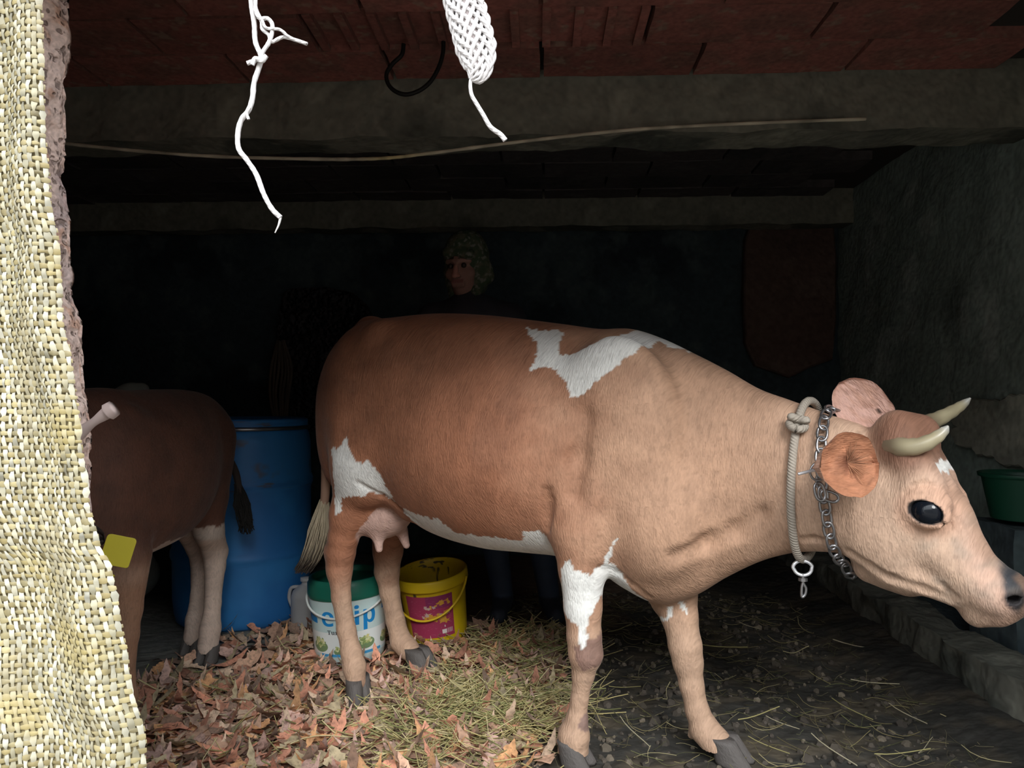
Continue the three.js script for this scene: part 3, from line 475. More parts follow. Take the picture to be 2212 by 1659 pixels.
const furMap = dataTexture(512, 512, (u, v) => { const q = 0.8 + 0.28 * tn(u, v * 0.25, 128, 2) - 0.12 * smooth(0.55, 0.75, tn(u + 0.2, v * 0.5, 32, 3)); return [q, q, q]; }); furMap.repeat.set(4, 4);
const furMat = new THREE.MeshPhysicalMaterial({ vertexColors: true, map: furMap, roughness: 0.72, bumpMap: furBump, bumpScale: 0.0022, sheen: 0.25, sheenRoughness: 0.5, sheenColor: rgb(0.9, 0.85, 0.8), specularIntensity: 0.6 });
function furUV(g, frame) { const p = g.attributes.position, uv = new Float32Array(p.count * 2); for (let i = 0; i < p.count; i++) { const q = frame.l(p.getX(i), p.getY(i), p.getZ(i)); uv[2 * i] = q[0] + 0.4 * q[2]; uv[2 * i + 1] = q[1] + 0.3 * q[2]; } g.setAttribute('uv', new THREE.BufferAttribute(uv, 2)); return g; }
const hornMat = new THREE.MeshPhysicalMaterial({ vertexColors: true, roughness: 0.42, clearcoat: 0.15 });
const hoofMat = std({ color: rgb(0.1, 0.09, 0.085), roughness: 0.7, bumpMap: furBump, bumpScale: 0.002 });
const cowThing = thing('cow', 'brown and white horned cow standing in the byre, head lowered over the manger', 'cow', [b3([-0.4, 0, 0])[0], 0, b3([-0.4, 0, 0])[2]]);
{
  const lo = [-0.85, 0.03, -2.95], hi = [1.25, 1.25, -1.35];
  const g = cow.mesh(lo, hi, 0.0065); furUV(g, FB); paint(g, cowColour);
  const up = (c, k) => c.map((q) => q * k);
  const near = earShape([0.6855, 0.8134, -1.6356], [0.543, 0.8054, -1.5892], V([0, 0.95, 0]).sub(V([0.6271, 0.8134, -1.6329])).toArray(), 0.066, 0.036, (a, b) => { const k = 1 + 0.9 * fbm(a * 4, b * 14, 3, 3), rim = smooth(0.55, 1, Math.abs(b)) + smooth(0.75, 1, a); const deep = smooth(0.32, 0.05, Math.hypot((a - 0.42) * 1.1, (b - 0.05) * 0.6) + 0.12 * fbm(a * 9, b * 9, 1, 2)); return mix3(up([0.38, 0.165, 0.09], k), up([0.15, 0.055, 0.03], k), deep).map((q, i) => mix(q, [0.4, 0.18, 0.1][i], rim * 0.4)); }, [0.5, 0.3, 0.22], 1.0);
  const far = earShape([0.7767, 0.8803, -1.7987], [0.6886, 0.9871, -1.8227], V([0, 0.95, 0]).sub(V([0.7285, 0.9285, -1.7956])).toArray(), 0.058, 0.02, (a, b) => up(mix3([0.58, 0.36, 0.3], [0.5, 0.29, 0.22], smooth(-0.2, 0.3, fbm(a * 3, b * 8, 2, 3))), Math.hypot((a - 0.27) * 1.5, b - 0.33) < 0.08 ? 0.06 : 1), [0.42, 0.24, 0.18]);
  part('body', mergeGeometries([g, near, far]), furMat, cowThing);
  // hair inside the near ear
  { const q = rng(29), hs = [], O = V([0.625, 0.8147, -1.6178]), right = new THREE.Vector3(0.9, 0, 0.4).normalize(); for (let k = 0; k < 90; k++) { const a = q() * 6.283, l = 0.018 + 0.03 * q(), s0 = 0.012 * q(), dx = Math.cos(a) * 1.1, dy = Math.sin(a); const pt = (m, z) => O.clone().addScaledVector(right, dx * m).add(new THREE.Vector3(0, dy * m, z)).toArray(); hs.push(sweep([pt(s0, 0.004), pt(s0 + l * 0.5, 0.014), pt(s0 + l, 0.016)], (t) => 0.0009 * (1 - 0.7 * t), 4, { sub: 2, cap: false, color: () => { const m = 0.6 + 0.5 * a / 6.28; return [0.42 * m, 0.2 * m, 0.11 * m]; } })); } part('ear_hair', mergeGeometries(hs), std({ vertexColors: true }), cowThing).userData.kind = 'stuff'; }
  const horn = (pts, r) => sweep(pts, (t) => Math.max(0.0025, r * Math.pow(1 - t, 0.55) * (1 + 0.04 * Math.sin(t * 40))), 14, { sub: 8, color: (t, k) => { const q = 1 + 0.2 * noise(t * 6, k * 9, 2); return mix3(mix3([0.15, 0.11, 0.07], [0.32, 0.28, 0.18], smooth(0, 0.35, t)), [0.33, 0.33, 0.3], smooth(0.6, 0.9, t)).map((v) => v * q); } });
  part('horn', horn([[0.7527, 0.8468, -1.6981], [0.7616, 0.845, -1.6635], [0.784, 0.8495, -1.6394], [0.8111, 0.8647, -1.6303], [0.8324, 0.8821, -1.631], [0.8402, 0.8918, -1.6311]], 0.0235), hornMat, cowThing);
  part('horn', horn([[0.8579, 0.8885, -1.7822], [0.9051, 0.8982, -1.8142], [0.9535, 0.9173, -1.8361], [0.9884, 0.9368, -1.8473], [1.0038, 0.95, -1.8477]], 0.0215), hornMat, cowThing);
  const eyeMat = new THREE.MeshPhysicalMaterial({ color: rgb(0.006, 0.008, 0.012), roughness: 0.1, specularIntensity: 0.6 });
  for (const q of [eyeAt, eyeFar]) { const sg = q === eyeAt ? -1 : 1, e = new THREE.SphereGeometry(0.034, 32, 24); e.translate(q[0] + sg * FH.axes[2][0] * 0.012, q[1], q[2] + sg * FH.axes[2][2] * 0.012); part('eye', e, eyeMat, cowThing); }
  const th = 0.42, foot = ([s, t, u], y, turn, L = 0.085, W = 0.046, Hh = 0.068) => { for (const e of [-1, 1]) { const p = b3([s + 0.012, 0, u + e * 0.021]); const gap = e * 0.08; part('hoof', claw([p[0], y, p[2]], th + turn + gap, L, W, Hh), hoofMat, cowThing); } };
  foot([-0.0568, 0.0027, 0.158], 0.0, -0.1); foot([0.3015, 0.0078, -0.035], 0.0, -0.05, 0.1); foot([-0.7888, 0.0338, 0.128], 0.0, 0.7, 0.115, 0.054, 0.088); foot([-0.7845, 0.0154, -0.22], 0.0, 0, 0.115, 0.05, 0.08);
  // tail and its switch
  part('tail', sweep([b3([-0.8961, 1.1305, 0]), b3([-0.9579, 1.0923, 0]), b3([-1.0026, 0.95, 0]), b3([-1.0196, 0.794, 0]), b3([-1.0315, 0.6678, -0.01]), b3([-1.0478, 0.5874, -0.02]), b3([-1.0677, 0.523, -0.02])], (t) => mix(0.026, 0.012, t), 10, { sub: 5, color: (t) => mix3([0.36, 0.2, 0.13], [0.4, 0.26, 0.19], t) }), std({ vertexColors: true }), cowThing);
  const r = rng(11), strands = [];
  for (let k = 0; k < 220; k++) {
    const a = r() * 6.28, q = Math.sqrt(r()), ox = Math.cos(a) * q, oy = Math.sin(a) * q, A = V(b3([-1.0478, 0.5952, -0.02])), B2 = V(b3([-1.0675, 0.4915, -0.02])), C = V(b3([-1.1039, 0.4014, -0.02])), D = V(b3([-1.1388, 0.3551, -0.02]));
    const sp = (v, m) => [v.x + ox * m + (r() - 0.5) * 0.008, v.y + (r() - 0.5) * 0.02, v.z + oy * m + (r() - 0.5) * 0.008], dark = r() < 0.3 ? 0.25 : 0;
    strands.push(sweep([sp(A, 0.012), sp(B2, 0.036), sp(C, 0.034), sp(D, 0.03)], (t) => 0.0024 * (1 - 0.6 * t), 4, { sub: 2, cap: false, color: (t) => mix3([0.52, 0.45, 0.32], [0.07, 0.055, 0.045], smooth(0.5 - dark, 0.85 - dark, t)) }));
  }
  part('tail_switch', mergeGeometries(strands), std({ vertexColors: true }), cowThing).userData.kind = 'stuff';
}
// ---------------------------------------------------------------- rope collar and chain round the cow's neck
function loopRound(body, T, Bm, nearPt, gap, n) {
  const c = V(T).add(V(Bm)).multiplyScalar(0.5), v = V(T).sub(V(Bm)).normalize(), u = V(nearPt).sub(c); u.addScaledVector(v, -u.dot(v)).normalize(); const out = [];
  for (let i = 0; i < n; i++) {
    const a = (i / n) * Math.PI * 2, d = v.clone().multiplyScalar(Math.cos(a)).addScaledVector(u, Math.sin(a)); let lo = 0, hi = 0.4;
    for (let q = 0; q < 30; q++) { const m = (lo + hi) / 2; body.at(c.x + d.x * m, c.y + d.y * m, c.z + d.z * m) < gap ? (lo = m) : (hi = m); }
    out.push([c.x + d.x * lo, c.y + d.y * lo, c.z + d.z * lo]);
  }
  return out;
}
const steel = new THREE.MeshStandardMaterial({ color: rgb(0.3, 0.3, 0.31), metalness: 0.9, roughness: 0.3 }), brightSteel = new THREE.MeshStandardMaterial({ color: rgb(0.8, 0.82, 0.86), metalness: 0.7, roughness: 0.35 });
const ropeMat = std({ color: rgb(0.36, 0.32, 0.27), bumpMap: dataTexture(64, 64, (u, v) => { const h = 0.5 + 0.5 * Math.sin((u * 2 + v * 6) * Math.PI * 2) ** 2 - 0.2 * tn(u, v, 16, 2); return [h, h, h]; }), bumpScale: 0.003 }); ropeMat.bumpMap.repeat.set(1, 12);
{
  const loop = loopRound(cow, [0.662, 0.9128, -1.883], [0.6055, 0.5879, -1.8364], [0.5441, 0.7403, -1.7507], 0.0095, 40);
  const t = thing('rope_collar', 'grey rope collar with a knot and hanging steel swivel on cow neck', 'collar', loop[20]);
  part('rope', sweep(loop, 0.0098, 10, { closed: true, sub: 3 }), ropeMat, t);
  const k = loop[4], kn = loop.slice(3, 7), knot = [];
  const kc = V(loop[5]), side = V(loop[6]).sub(V(loop[4])).normalize(), outw = V([0, 0.95, 0]).sub(kc).normalize(), acr = new THREE.Vector3().crossVectors(side, outw).normalize();
  for (let i = 0; i <= 26; i++) { const a = (i / 26) * Math.PI * 4; const p = kc.clone().addScaledVector(side, 0.012 * Math.cos(a * 0.5) + 0.006 * Math.cos(a)).addScaledVector(acr, 0.017 * Math.sin(a)).addScaledVector(outw, 0.012 + 0.009 * Math.cos(a * 1.5)); knot.push(p.toArray()); }
  part('knot', sweep(knot, 0.0095, 8, { sub: 2 }), ropeMat, t);
  const c = V(loop[20]).add(new THREE.Vector3(0.002, -0.008, 0.004)), D = [];
  for (let i = 0; i < 20; i++) { const a = (i / 20) * Math.PI * 2; D.push([c.x + 0.0215 * Math.cos(a) * (Math.sin(a) > 0 ? 1 : 0.9), c.y - 0.012 + 0.017 * Math.sin(a), c.z + 0.004 * Math.cos(a)]); }
  const dRing = part('ring', sweep(D, 0.0042, 8, { closed: true, sub: 2 }), brightSteel, t);
  part('swivel', sweep([[c.x, c.y - 0.026, c.z], [c.x, c.y - 0.034, c.z], [c.x, c.y - 0.042, c.z]], (q) => (q < 0.55 ? 0.004 : 0.011), 12, { sub: 6 }), steel, dRing);
  part('snap', sweep([[c.x, c.y - 0.04, c.z], [c.x + 0.002, c.y - 0.05, c.z], [c.x + 0.007, c.y - 0.06, c.z], [c.x + 0.004, c.y - 0.076, c.z], [c.x - 0.002, c.y - 0.08, c.z], [c.x - 0.003, c.y - 0.06, c.z], [c.x, c.y - 0.045, c.z]], 0.0036, 8, { sub: 4 }), steel, dRing);
}
{
  const loop = loopRound(cow, [0.6924, 0.9039, -1.8345], [0.6796, 0.5872, -1.7797], [0.5939, 0.7274, -1.6931], 0.008, 120), curve = new THREE.CatmullRomCurve3(loop.map(V), true), len = curve.getLength(), n = Math.floor(len / 0.0265 / 2) * 2;
  const t = thing('chain_collar', 'steel chain collar with a toggle bar behind the cow ear', 'chain', loop[60]);
  const link = (c, along, wide, L = 0.019, W = 0.0105, r = 0.0034) => { const pts = []; for (let i = 0; i < 16; i++) { const a = (i / 16) * Math.PI * 2, x = Math.cos(a), y = Math.sin(a), p = c.clone().addScaledVector(along, Math.sign(x) * Math.pow(Math.abs(x), 0.75) * L).addScaledVector(wide, y * W); pts.push(p.toArray()); } return sweep(pts, r, 7, { closed: true, sub: 1 }); };
  const ctr = loop.reduce((a, p) => a.add(V(p)), new THREE.Vector3()).multiplyScalar(1 / loop.length);
  for (let i = 0; i < n; i++) {
    const c = curve.getPointAt(i / n), al = curve.getTangentAt(i / n).normalize(), out = c.clone().sub(ctr); out.addScaledVector(al, -out.dot(al)).normalize(); const fl = new THREE.Vector3().crossVectors(al, out).normalize();
    part('chain_link', link(c.clone().addScaledVector(out, 0.004), al, (i % 2 ? fl.clone().multiplyScalar(0.95).addScaledVector(out, 0.3) : out.clone().multiplyScalar(0.75).addScaledVector(fl, 0.65)).normalize()), steel, t);
  }
  const rc = V([0.5778, 0.7944, -1.6461]), ux = new THREE.Vector3(1, 0, 0), uy = new THREE.Vector3(0.1, 1, 0).normalize(), ring = [];
  for (let i = 0; i < 18; i++) { const a = (i / 18) * Math.PI * 2; ring.push(rc.clone().addScaledVector(ux, 0.017 * Math.cos(a)).addScaledVector(uy, 0.019 * Math.sin(a)).toArray()); }
  part('ring', sweep(ring, 0.0026, 8, { closed: true, sub: 2 }), steel, t);
  part('toggle_bar', sweep([[0.5296, 0.79, -1.629], [0.578, 0.7998, -1.641]], 0.0032, 8), brightSteel, t);
  const e0 = V([0.5807, 0.7511, -1.647]), e1 = V([0.6051, 0.74, -1.6583]);
  part('chain_link', link(e0, new THREE.Vector3(0.2, -1, 0.1).normalize(), new THREE.Vector3(1, 0.2, 0).normalize()), steel, t);
  part('chain_link', link(e1, new THREE.Vector3(1, -0.35, 0.1).normalize(), new THREE.Vector3(0.3, 1, 0.2).normalize()), steel, t);
}

// ---------------------------------------------------------------- the second animal: a dark heifer at the left, facing the yard
{
  const FC = frameOf([-1.32, -2.72], 1.57), c3 = (s, t, u) => FC.w([s, t, u]), h = new Body();   // u < 0 is the side towards the cow
  h.add(trunk(FC, [[-0.19, 0.82, 0.7, 0.04, 0, 0.5], [-0.16, 0.92, 0.6, 0.1, 0, 0.55], [-0.08, 0.965, 0.52, 0.138, 0, 0.6], [0.04, 0.98, 0.5, 0.165, 0, 0.55], [0.2, 0.98, 0.46, 0.2, 0, 0.48], [0.4, 0.975, 0.45, 0.21, 0, 0.46], [0.56, 0.98, 0.44, 0.18, 0, 0.46], [0.68, 0.96, 0.46, 0.15, 0, 0.46], [0.78, 0.9, 0.5, 0.11, 0, 0.5], [0.9, 0.82, 0.53, 0.085, 0, 0.5], [1.0, 0.76, 0.52, 0.07, 0, 0.5]]), 0.03);
  for (const e of [-1, 1]) {
    const ls = e < 0 ? 0.03 : -0.07, hu = e < 0 ? -0.1 : 0.0;
    h.bone(c3(-0.02, 0.8, e * 0.07), c3(0.02, 0.6, e * 0.08), 0.1, 0.08, 0.05);
    h.chain([[c3(0.02 + ls * 0.4, 0.58, (e * 0.08 + hu) / 2), 0.075], [c3(-0.0 + ls * 0.6, 0.47, hu), 0.052], [c3(-0.06 + ls * 0.8, 0.385, hu), 0.044], [c3(-0.065 + ls, 0.33, hu), 0.036], [c3(-0.05 + ls, 0.2, hu), 0.028], [c3(-0.03 + ls, 0.115, hu), 0.036], [c3(-0.01 + ls, 0.05, hu), 0.036]], 0.03);
    h.egg(c3(0.6, 0.72, e * 0.12), [0.12, 0.2, 0.06], FC.axes, 0.05);
    h.chain([[c3(0.6, 0.5, e * 0.12), 0.07], [c3(0.6, 0.35, e * 0.12), 0.046], [c3(0.61, 0.28, e * 0.12), 0.042], [c3(0.6, 0.16, e * 0.12), 0.028], [c3(0.6, 0.1, e * 0.12), 0.035], [c3(0.62, 0.05, e * 0.12), 0.035]], 0.04);
  }
  h.bone(c3(1.0, 0.66, 0), c3(1.08, 0.62, 0), 0.1, 0.085, 0.05); h.bone(c3(1.08, 0.64, 0), c3(1.22, 0.42, 0), 0.08, 0.05, 0.04); h.egg(c3(1.24, 0.39, 0), [0.05, 0.05, 0.055], FC.axes, 0.03); for (const e of [-1, 1]) h.egg(c3(1.1, 0.6, e * 0.07), [0.035, 0.03, 0.03], FC.axes, 0.03);
  const root = thing('heifer', 'dark brown heifer with a yellow ear tag standing behind the clay jamb', 'cow', [-1.3, 0, -2.5]);
  const g = h.mesh([-1.62, 0.03, -3.0], [-0.98, 1.1, -1.42], 0.009); furUV(g, FC);
  paint(g, (x, y, z) => { const [s, t, u] = FC.l(x, y, z), m = fbm(x * 12, y * 12, z * 12, 3); let c = mix3([0.15, 0.07, 0.048], [0.1, 0.05, 0.036], smooth(-0.2, 0.3, m)); c = mix3(c, [0.6, 0.45, 0.36], smooth(0.5, 0.42, t + 0.02 * m)); if (s < 0.35 && t < 0.4) c = [0.68, 0.53, 0.44]; if (s > 0.35) c = mix3(c, [0.34, 0.19, 0.12], smooth(0.55, 0.4, t)); if (Math.abs(t - 0.47) < 0.025 + 0.02 * m && s > 0.0 && s < 0.5) c = [0.55, 0.45, 0.38]; return c.map((q) => q * (1 + 0.3 * m)); });
  const earR = FC.w([1.05, 0.66, -0.085]), earT = FC.w([0.87, 0.6, -0.215]);
  const ear = earShape(earR, earT, [0.3, -0.1, 1], 0.055, 0.02, () => [0.06, 0.045, 0.04], [0.07, 0.05, 0.045]);
  part('body', mergeGeometries([g, ear]), furMat, root);
  for (const [s, e] of [[0.03, -0.1], [-0.07, 0.0]]) for (const q of [-1, 1]) { const p = c3(s + 0.01, 0, e + q * 0.02); part('hoof', claw([p[0], 0, p[2]], 1.6, 0.085, 0.042, 0.06), hoofMat, root); }
  for (const e of [-1, 1]) for (const q of [-1, 1]) { const p = c3(0.64, 0, e * 0.12 + q * 0.02); part('hoof', claw([p[0], 0, p[2]], 1.6, 0.085, 0.042, 0.06), hoofMat, root); }
  part('tail', sweep([c3(-0.15, 0.93, -0.01), c3(-0.2, 0.86, -0.03), c3(-0.2, 0.75, -0.06), c3(-0.17, 0.66, -0.12), c3(-0.16, 0.58, -0.14)], (t) => mix(0.022, 0.012, t), 8, { sub: 5 }), std({ color: rgb(0.05, 0.035, 0.03) }), root);
  const r = rng(19), st = []; for (let k = 0; k < 110; k++) { const o = () => (r() - 0.5); const A = c3(-0.165, 0.62, -0.13), B2 = c3(-0.16, 0.54, -0.15), C = c3(-0.15, 0.46, -0.17); st.push(sweep([[A[0] + o() * 0.02, A[1], A[2] + o() * 0.02], [B2[0] + o() * 0.055, B2[1], B2[2] + o() * 0.055], [C[0] + o() * 0.05, C[1] + o() * 0.06, C[2] + o() * 0.05]], 0.0022, 4, { sub: 2, cap: false })); }
  part('tail_switch', mergeGeometries(st), std({ color: rgb(0.02, 0.018, 0.017) }), root).userData.kind = 'stuff';
  // ear tag: soft yellow plate on a stud
  const w = 0.028, sh = new THREE.Shape(); sh.moveTo(-w, -w * 1.05); sh.quadraticCurveTo(-w, -w * 1.2, -w * 0.8, -w * 1.2); sh.lineTo(w * 0.8, -w * 1.2); sh.quadraticCurveTo(w, -w * 1.2, w, -w); sh.lineTo(w, w * 0.7); sh.quadraticCurveTo(w, w, w * 0.7, w); sh.lineTo(-w * 0.7, w); sh.quadraticCurveTo(-w, w, -w, w * 0.7); sh.closePath();
  const tg = new THREE.ExtrudeGeometry(sh, { depth: 0.002, bevelEnabled: true, bevelSize: 0.001, bevelThickness: 0.0008, bevelSegments: 2 }); tg.scale(1.15, 1.15, 1); tg.rotateZ(-0.28); tg.rotateY(0.45); const tp = [-1.0365, 0.5832, -1.802]; tg.translate(...tp);
  const tag = part('ear_tag', tg, std({ color: rgb(0.62, 0.53, 0.035), roughness: 0.5 }), root, 'square yellow plastic ear tag');
  part('ear_tag_stud', sweep([[-1.0688, 0.5394, -1.7913], [-1.051, 0.526, -1.7924], [-1.042, 0.5194, -1.7929]], 0.004, 8), std({ color: rgb(0.6, 0.52, 0.05), roughness: 0.5 }), tag);
}

// ---------------------------------------------------------------- barrel, buckets and jug
function lathe(prof, seg = 64) { const g = new THREE.LatheGeometry(prof.map((p) => new THREE.Vector2(p[0], p[1])), seg); return g; }
{
  const [bx, , bz] = [-1.3326, 0, -3.174], t = thing('barrel', 'tall blue plastic barrel behind the heifer, dirty near its foot', 'barrel', [bx, 0, bz - 0.12]);
  const td = tileNoise(61), map = dataTexture(512, 512, (u, v) => { const a = td(u, v, 6, 5), b = td(u, v, 18, 4); let c = mix3([0.04, 0.25, 0.62], [0.03, 0.19, 0.52], smooth(0.4, 0.6, a)); c = mix3(c, [0.12, 0.1, 0.085], smooth(0.62, 0.72, b) * smooth(0.5, 0.62, td(u, v, 4, 2)) * 0.8); return toS(c); }, true);
  const mt = std({ map, roughness: 0.5 }), g = lathe([[0, 0], [0.255, 0], [0.272, 0.012], [0.278, 0.04], [0.285, 0.1], [0.288, 0.26], [0.296, 0.28], [0.296, 0.3], [0.288, 0.32], [0.289, 0.44], [0.288, 0.56], [0.296, 0.58], [0.296, 0.6], [0.288, 0.62], [0.284, 0.76], [0.276, 0.8], [0.262, 0.82]]); g.translate(bx, 0, bz - 0.12);
  part('drum', g, mt, t);
  const l = lathe([[0.0, 0.85], [0.22, 0.85], [0.235, 0.862], [0.262, 0.864], [0.272, 0.855], [0.273, 0.815], [0.262, 0.81]]); l.translate(bx, 0, bz - 0.12); part('lid', l, mt, t);
  const rr = new THREE.TorusGeometry(0.275, 0.009, 10, 64); rr.rotateX(Math.PI / 2); rr.translate(bx, 0.822, bz - 0.12); part('clamp_ring', rr, steel, t);
}
const canvasTex = (w, h, draw) => { const c = document.createElement('canvas'); c.width = w; c.height = h; draw(c.getContext('2d'), w, h); const t = new THREE.CanvasTexture(c); t.colorSpace = THREE.SRGBColorSpace; return t; };
// cylindrical wall band between two radii, from angle a0 to a1 (0 faces +z, positive towards +x)
function band(r0, r1, y0, y1, a0, a1, n = 40) {
  const pos = [], uv = [], idx = []; for (let j = 0; j <= 6; j++) for (let i = 0; i <= n; i++) { const a = mix(a0, a1, i / n), r = mix(r0, r1, j / 6); pos.push(Math.sin(a) * r, mix(y0, y1, j / 6), Math.cos(a) * r); uv.push(i / n, j / 6); }
  for (let j = 0; j < 6; j++) for (let i = 0; i < n; i++) { const a = j * (n + 1) + i, b = a + n + 1; idx.push(a, a + 1, b, a + 1, b + 1, b); }
  const g = new THREE.BufferGeometry(); g.setAttribute('position', new THREE.Float32BufferAttribute(pos, 3)); g.setAttribute('uv', new THREE.Float32BufferAttribute(uv, 2)); g.setIndex(idx); g.computeVertexNormals(); return g;
}
{
  const [gx, , gz] = [-0.7287, 0, -2.6885], c = [gx, 0.0, gz - 0.125], t = thing('pickle_bucket', 'white printed plastic pail with a green lid behind the cow hind leg', 'bucket', c), put = (g) => { g.translate(...c); return g; };
  t.rotation.set(0.02, 0, 0.045);
  part('pail', put(lathe([[0, 0.004], [0.112, 0.004], [0.118, 0], [0.124, 0.006], [0.128, 0.03], [0.139, 0.235], [0.141, 0.24], [0.141, 0.255], [0.136, 0.26]])), std({ color: rgb(0.62, 0.72, 0.7), roughness: 0.4 }), t);
  const lid = part('lid', put(lathe([[0, 0.278], [0.115, 0.278], [0.119, 0.284], [0.123, 0.298], [0.13, 0.3], [0.1385, 0.298], [0.1395, 0.285], [0.1445, 0.28], [0.1455, 0.245], [0.143, 0.232], [0.14, 0.232]])), std({ color: rgb(0.012, 0.155, 0.105), roughness: 0.42 }), t, 'dark green plastic lid');
  const print = canvasTex(1024, 512, (x, w, h) => {
    x.fillStyle = '#cfe6e6'; x.fillRect(0, 0, w, h); x.fillStyle = '#f0f7f6'; x.fillRect(0, h * 0.55, w, h * 0.4);
    x.fillStyle = '#1a86cf'; x.beginPath(); x.moveTo(0, h * 0.16); x.lineTo(w * 0.29, h * 0.3); x.lineTo(w * 0.29, h * 0.4); x.lineTo(0, h * 0.36); x.fill(); x.beginPath(); x.moveTo(w, h * 0.13); x.lineTo(w * 0.9, h * 0.18); x.lineTo(w * 0.9, h * 0.26); x.lineTo(w, h * 0.25); x.fill();
    x.font = 'bold 240px sans-serif'; x.textAlign = 'left'; x.fillStyle = '#1f8fd8'; x.fillText('ekip', w * 0.335, h * 0.43); x.fillStyle = '#1c2a33'; x.font = 'bold 54px serif'; x.textAlign = 'center'; x.fillText('Tur\u015fular\u0131', w * 0.52, h * 0.58);
    const cab = (cx, cy, r) => { const q = rng(Math.floor(cx)); x.fillStyle = '#7e9a6e'; x.beginPath(); x.ellipse(cx, cy + r * 0.3, r, r * 0.62, 0, 0, 7); x.fill(); for (let k = 0; k < 60; k++) { x.fillStyle = ['#c9d49a', '#a8ba72', '#e3e6b8', '#8aa265', '#d9d58f'][Math.floor(q() * 5)]; const a = q() * 6.3, m = q(); x.beginPath(); x.ellipse(cx + Math.cos(a) * r * 0.8 * m, cy - r * 0.1 + Math.sin(a) * r * 0.45 * m, r * 0.2, r * 0.1, q() * 3, 0, 7); x.fill(); } };
    cab(w * 0.3, h * 0.76, 88); cab(w * 0.72, h * 0.74, 84); cab(w * 0.06, h * 0.78, 76); cab(w * 0.95, h * 0.76, 76); cab(w * 0.5, h * 0.86, 60);
    x.fillStyle = '#4aa3da'; x.fillRect(w * 0.3, h * 0.94, w * 0.2, h * 0.05); x.fillRect(w * 0.68, h * 0.93, w * 0.2, h * 0.05);
  });
  part('printed_label', put(band(0.1292, 0.1402, 0.03, 0.228, -1.62, 1.62)), std({ map: print, roughness: 0.38 }), t, 'white label printed with blue letters and cabbage bowls');
  const hp = []; for (let i = 0; i <= 20; i++) { const a = (i / 20) * Math.PI; hp.push([c[0] - Math.cos(a) * 0.149, c[1] + 0.243 - Math.sin(a) * 0.07, c[2] + Math.sin(a) * 0.146]); } part('handle', sweep(hp, 0.0042, 8, { sub: 2 }), std({ color: rgb(0.75, 0.8, 0.78), roughness: 0.45 }), t);
  part('latch_hole', put(sweep([[0.03, 0.235, 0.1435], [0.03, 0.235, 0.1465]], 0.0085, 14)), std({ color: rgb(0.015, 0.02, 0.02) }), lid);
}
{
  const [yx, , yz] = [-0.4318, 0, -2.9197], c = [yx, 0, yz - 0.12], t = thing('yellow_bucket', 'tilted yellow plastic bucket with a worn pink label and yellow handle', 'bucket', c), put = (g) => { g.translate(...c); return g; };
  t.rotation.set(0.16, -0.2, 0.1);
  const ty = tileNoise(71), map = dataTexture(512, 256, (u, v) => { const a = ty(u, v, 8, 5), b = ty(u, v, 30, 3); let q = mix3([0.8, 0.57, 0.012], [0.7, 0.47, 0.012], smooth(0.4, 0.65, a)); q = mix3(q, [0.09, 0.065, 0.03], smooth(0.66, 0.74, b) * smooth(0.48, 0.6, ty(u, v, 5, 2))); return toS(q); }, true);
  const mt = std({ map, roughness: 0.45, side: THREE.DoubleSide });
  part('pail', put(lathe([[0, 0.012], [0.1, 0.012], [0.106, 0.004], [0.112, 0.004], [0.114, 0.012], [0.117, 0.025], [0.131, 0.23], [0.143, 0.232], [0.145, 0.238], [0.145, 0.268], [0.14, 0.276], [0.135, 0.274], [0.132, 0.26], [0.128, 0.235], [0.11, 0.03], [0, 0.03]])), mt, t);
  const lab = canvasTex(512, 512, (x, w, h) => {
    const q = rng(8); x.fillStyle = '#a8385c'; x.fillRect(0, 0, w, h); x.fillStyle = '#8e3060'; x.fillRect(w * 0.45, 0, w * 0.55, h * 0.3);
    for (let k = 0; k < 26; k++) { x.fillStyle = k % 4 ? '#d8a23a' : '#c9b0a8'; const cx = w * (0.35 + 0.6 * q()), cy = h * (0.12 + 0.5 * q()); x.beginPath(); for (let i = 0; i < 14; i++) { const a = i / 14 * 6.283, r = (8 + 34 * q()) * (k < 8 ? 1.5 : 0.8); x.lineTo(cx + Math.cos(a) * r, cy + Math.sin(a) * r * 0.8); } x.fill(); }
    for (let k = 0; k < 120; k++) { x.strokeStyle = 'rgba(220,190,190,0.5)'; x.lineWidth = 1 + q() * 2; x.beginPath(); const cx = w * q(), cy = h * q(); x.moveTo(cx, cy); x.lineTo(cx + (q() - 0.5) * 60, cy + (q() - 0.5) * 30); x.stroke(); }
    x.fillStyle = '#e8e2dc'; x.fillRect(w * 0.72, h * 0.82, w * 0.1, h * 0.1); for (let k = 0; k < 5; k++) x.fillRect(w * (0.84 + k * 0.025), h * 0.81, 5, h * 0.11); x.fillRect(w * 0.78, h * 0.72, 10, 26);
  });
  part('worn_label', put(band(0.1195, 0.1315, 0.045, 0.215, -0.55, 0.95)), std({ map: lab, roughness: 0.6 }), t, 'scuffed pink paper label');
  const hp = []; for (let i = 0; i <= 20; i++) { const a = (i / 20) * Math.PI; hp.push([c[0] - Math.cos(a) * 0.15, c[1] + 0.25 - Math.sin(a) * 0.125, c[2] + Math.sin(a) * 0.13 + 0.012]); } part('handle', sweep(hp, 0.0045, 8, { sub: 2 }), std({ color: rgb(0.76, 0.53, 0.02), roughness: 0.5 }), t);
}
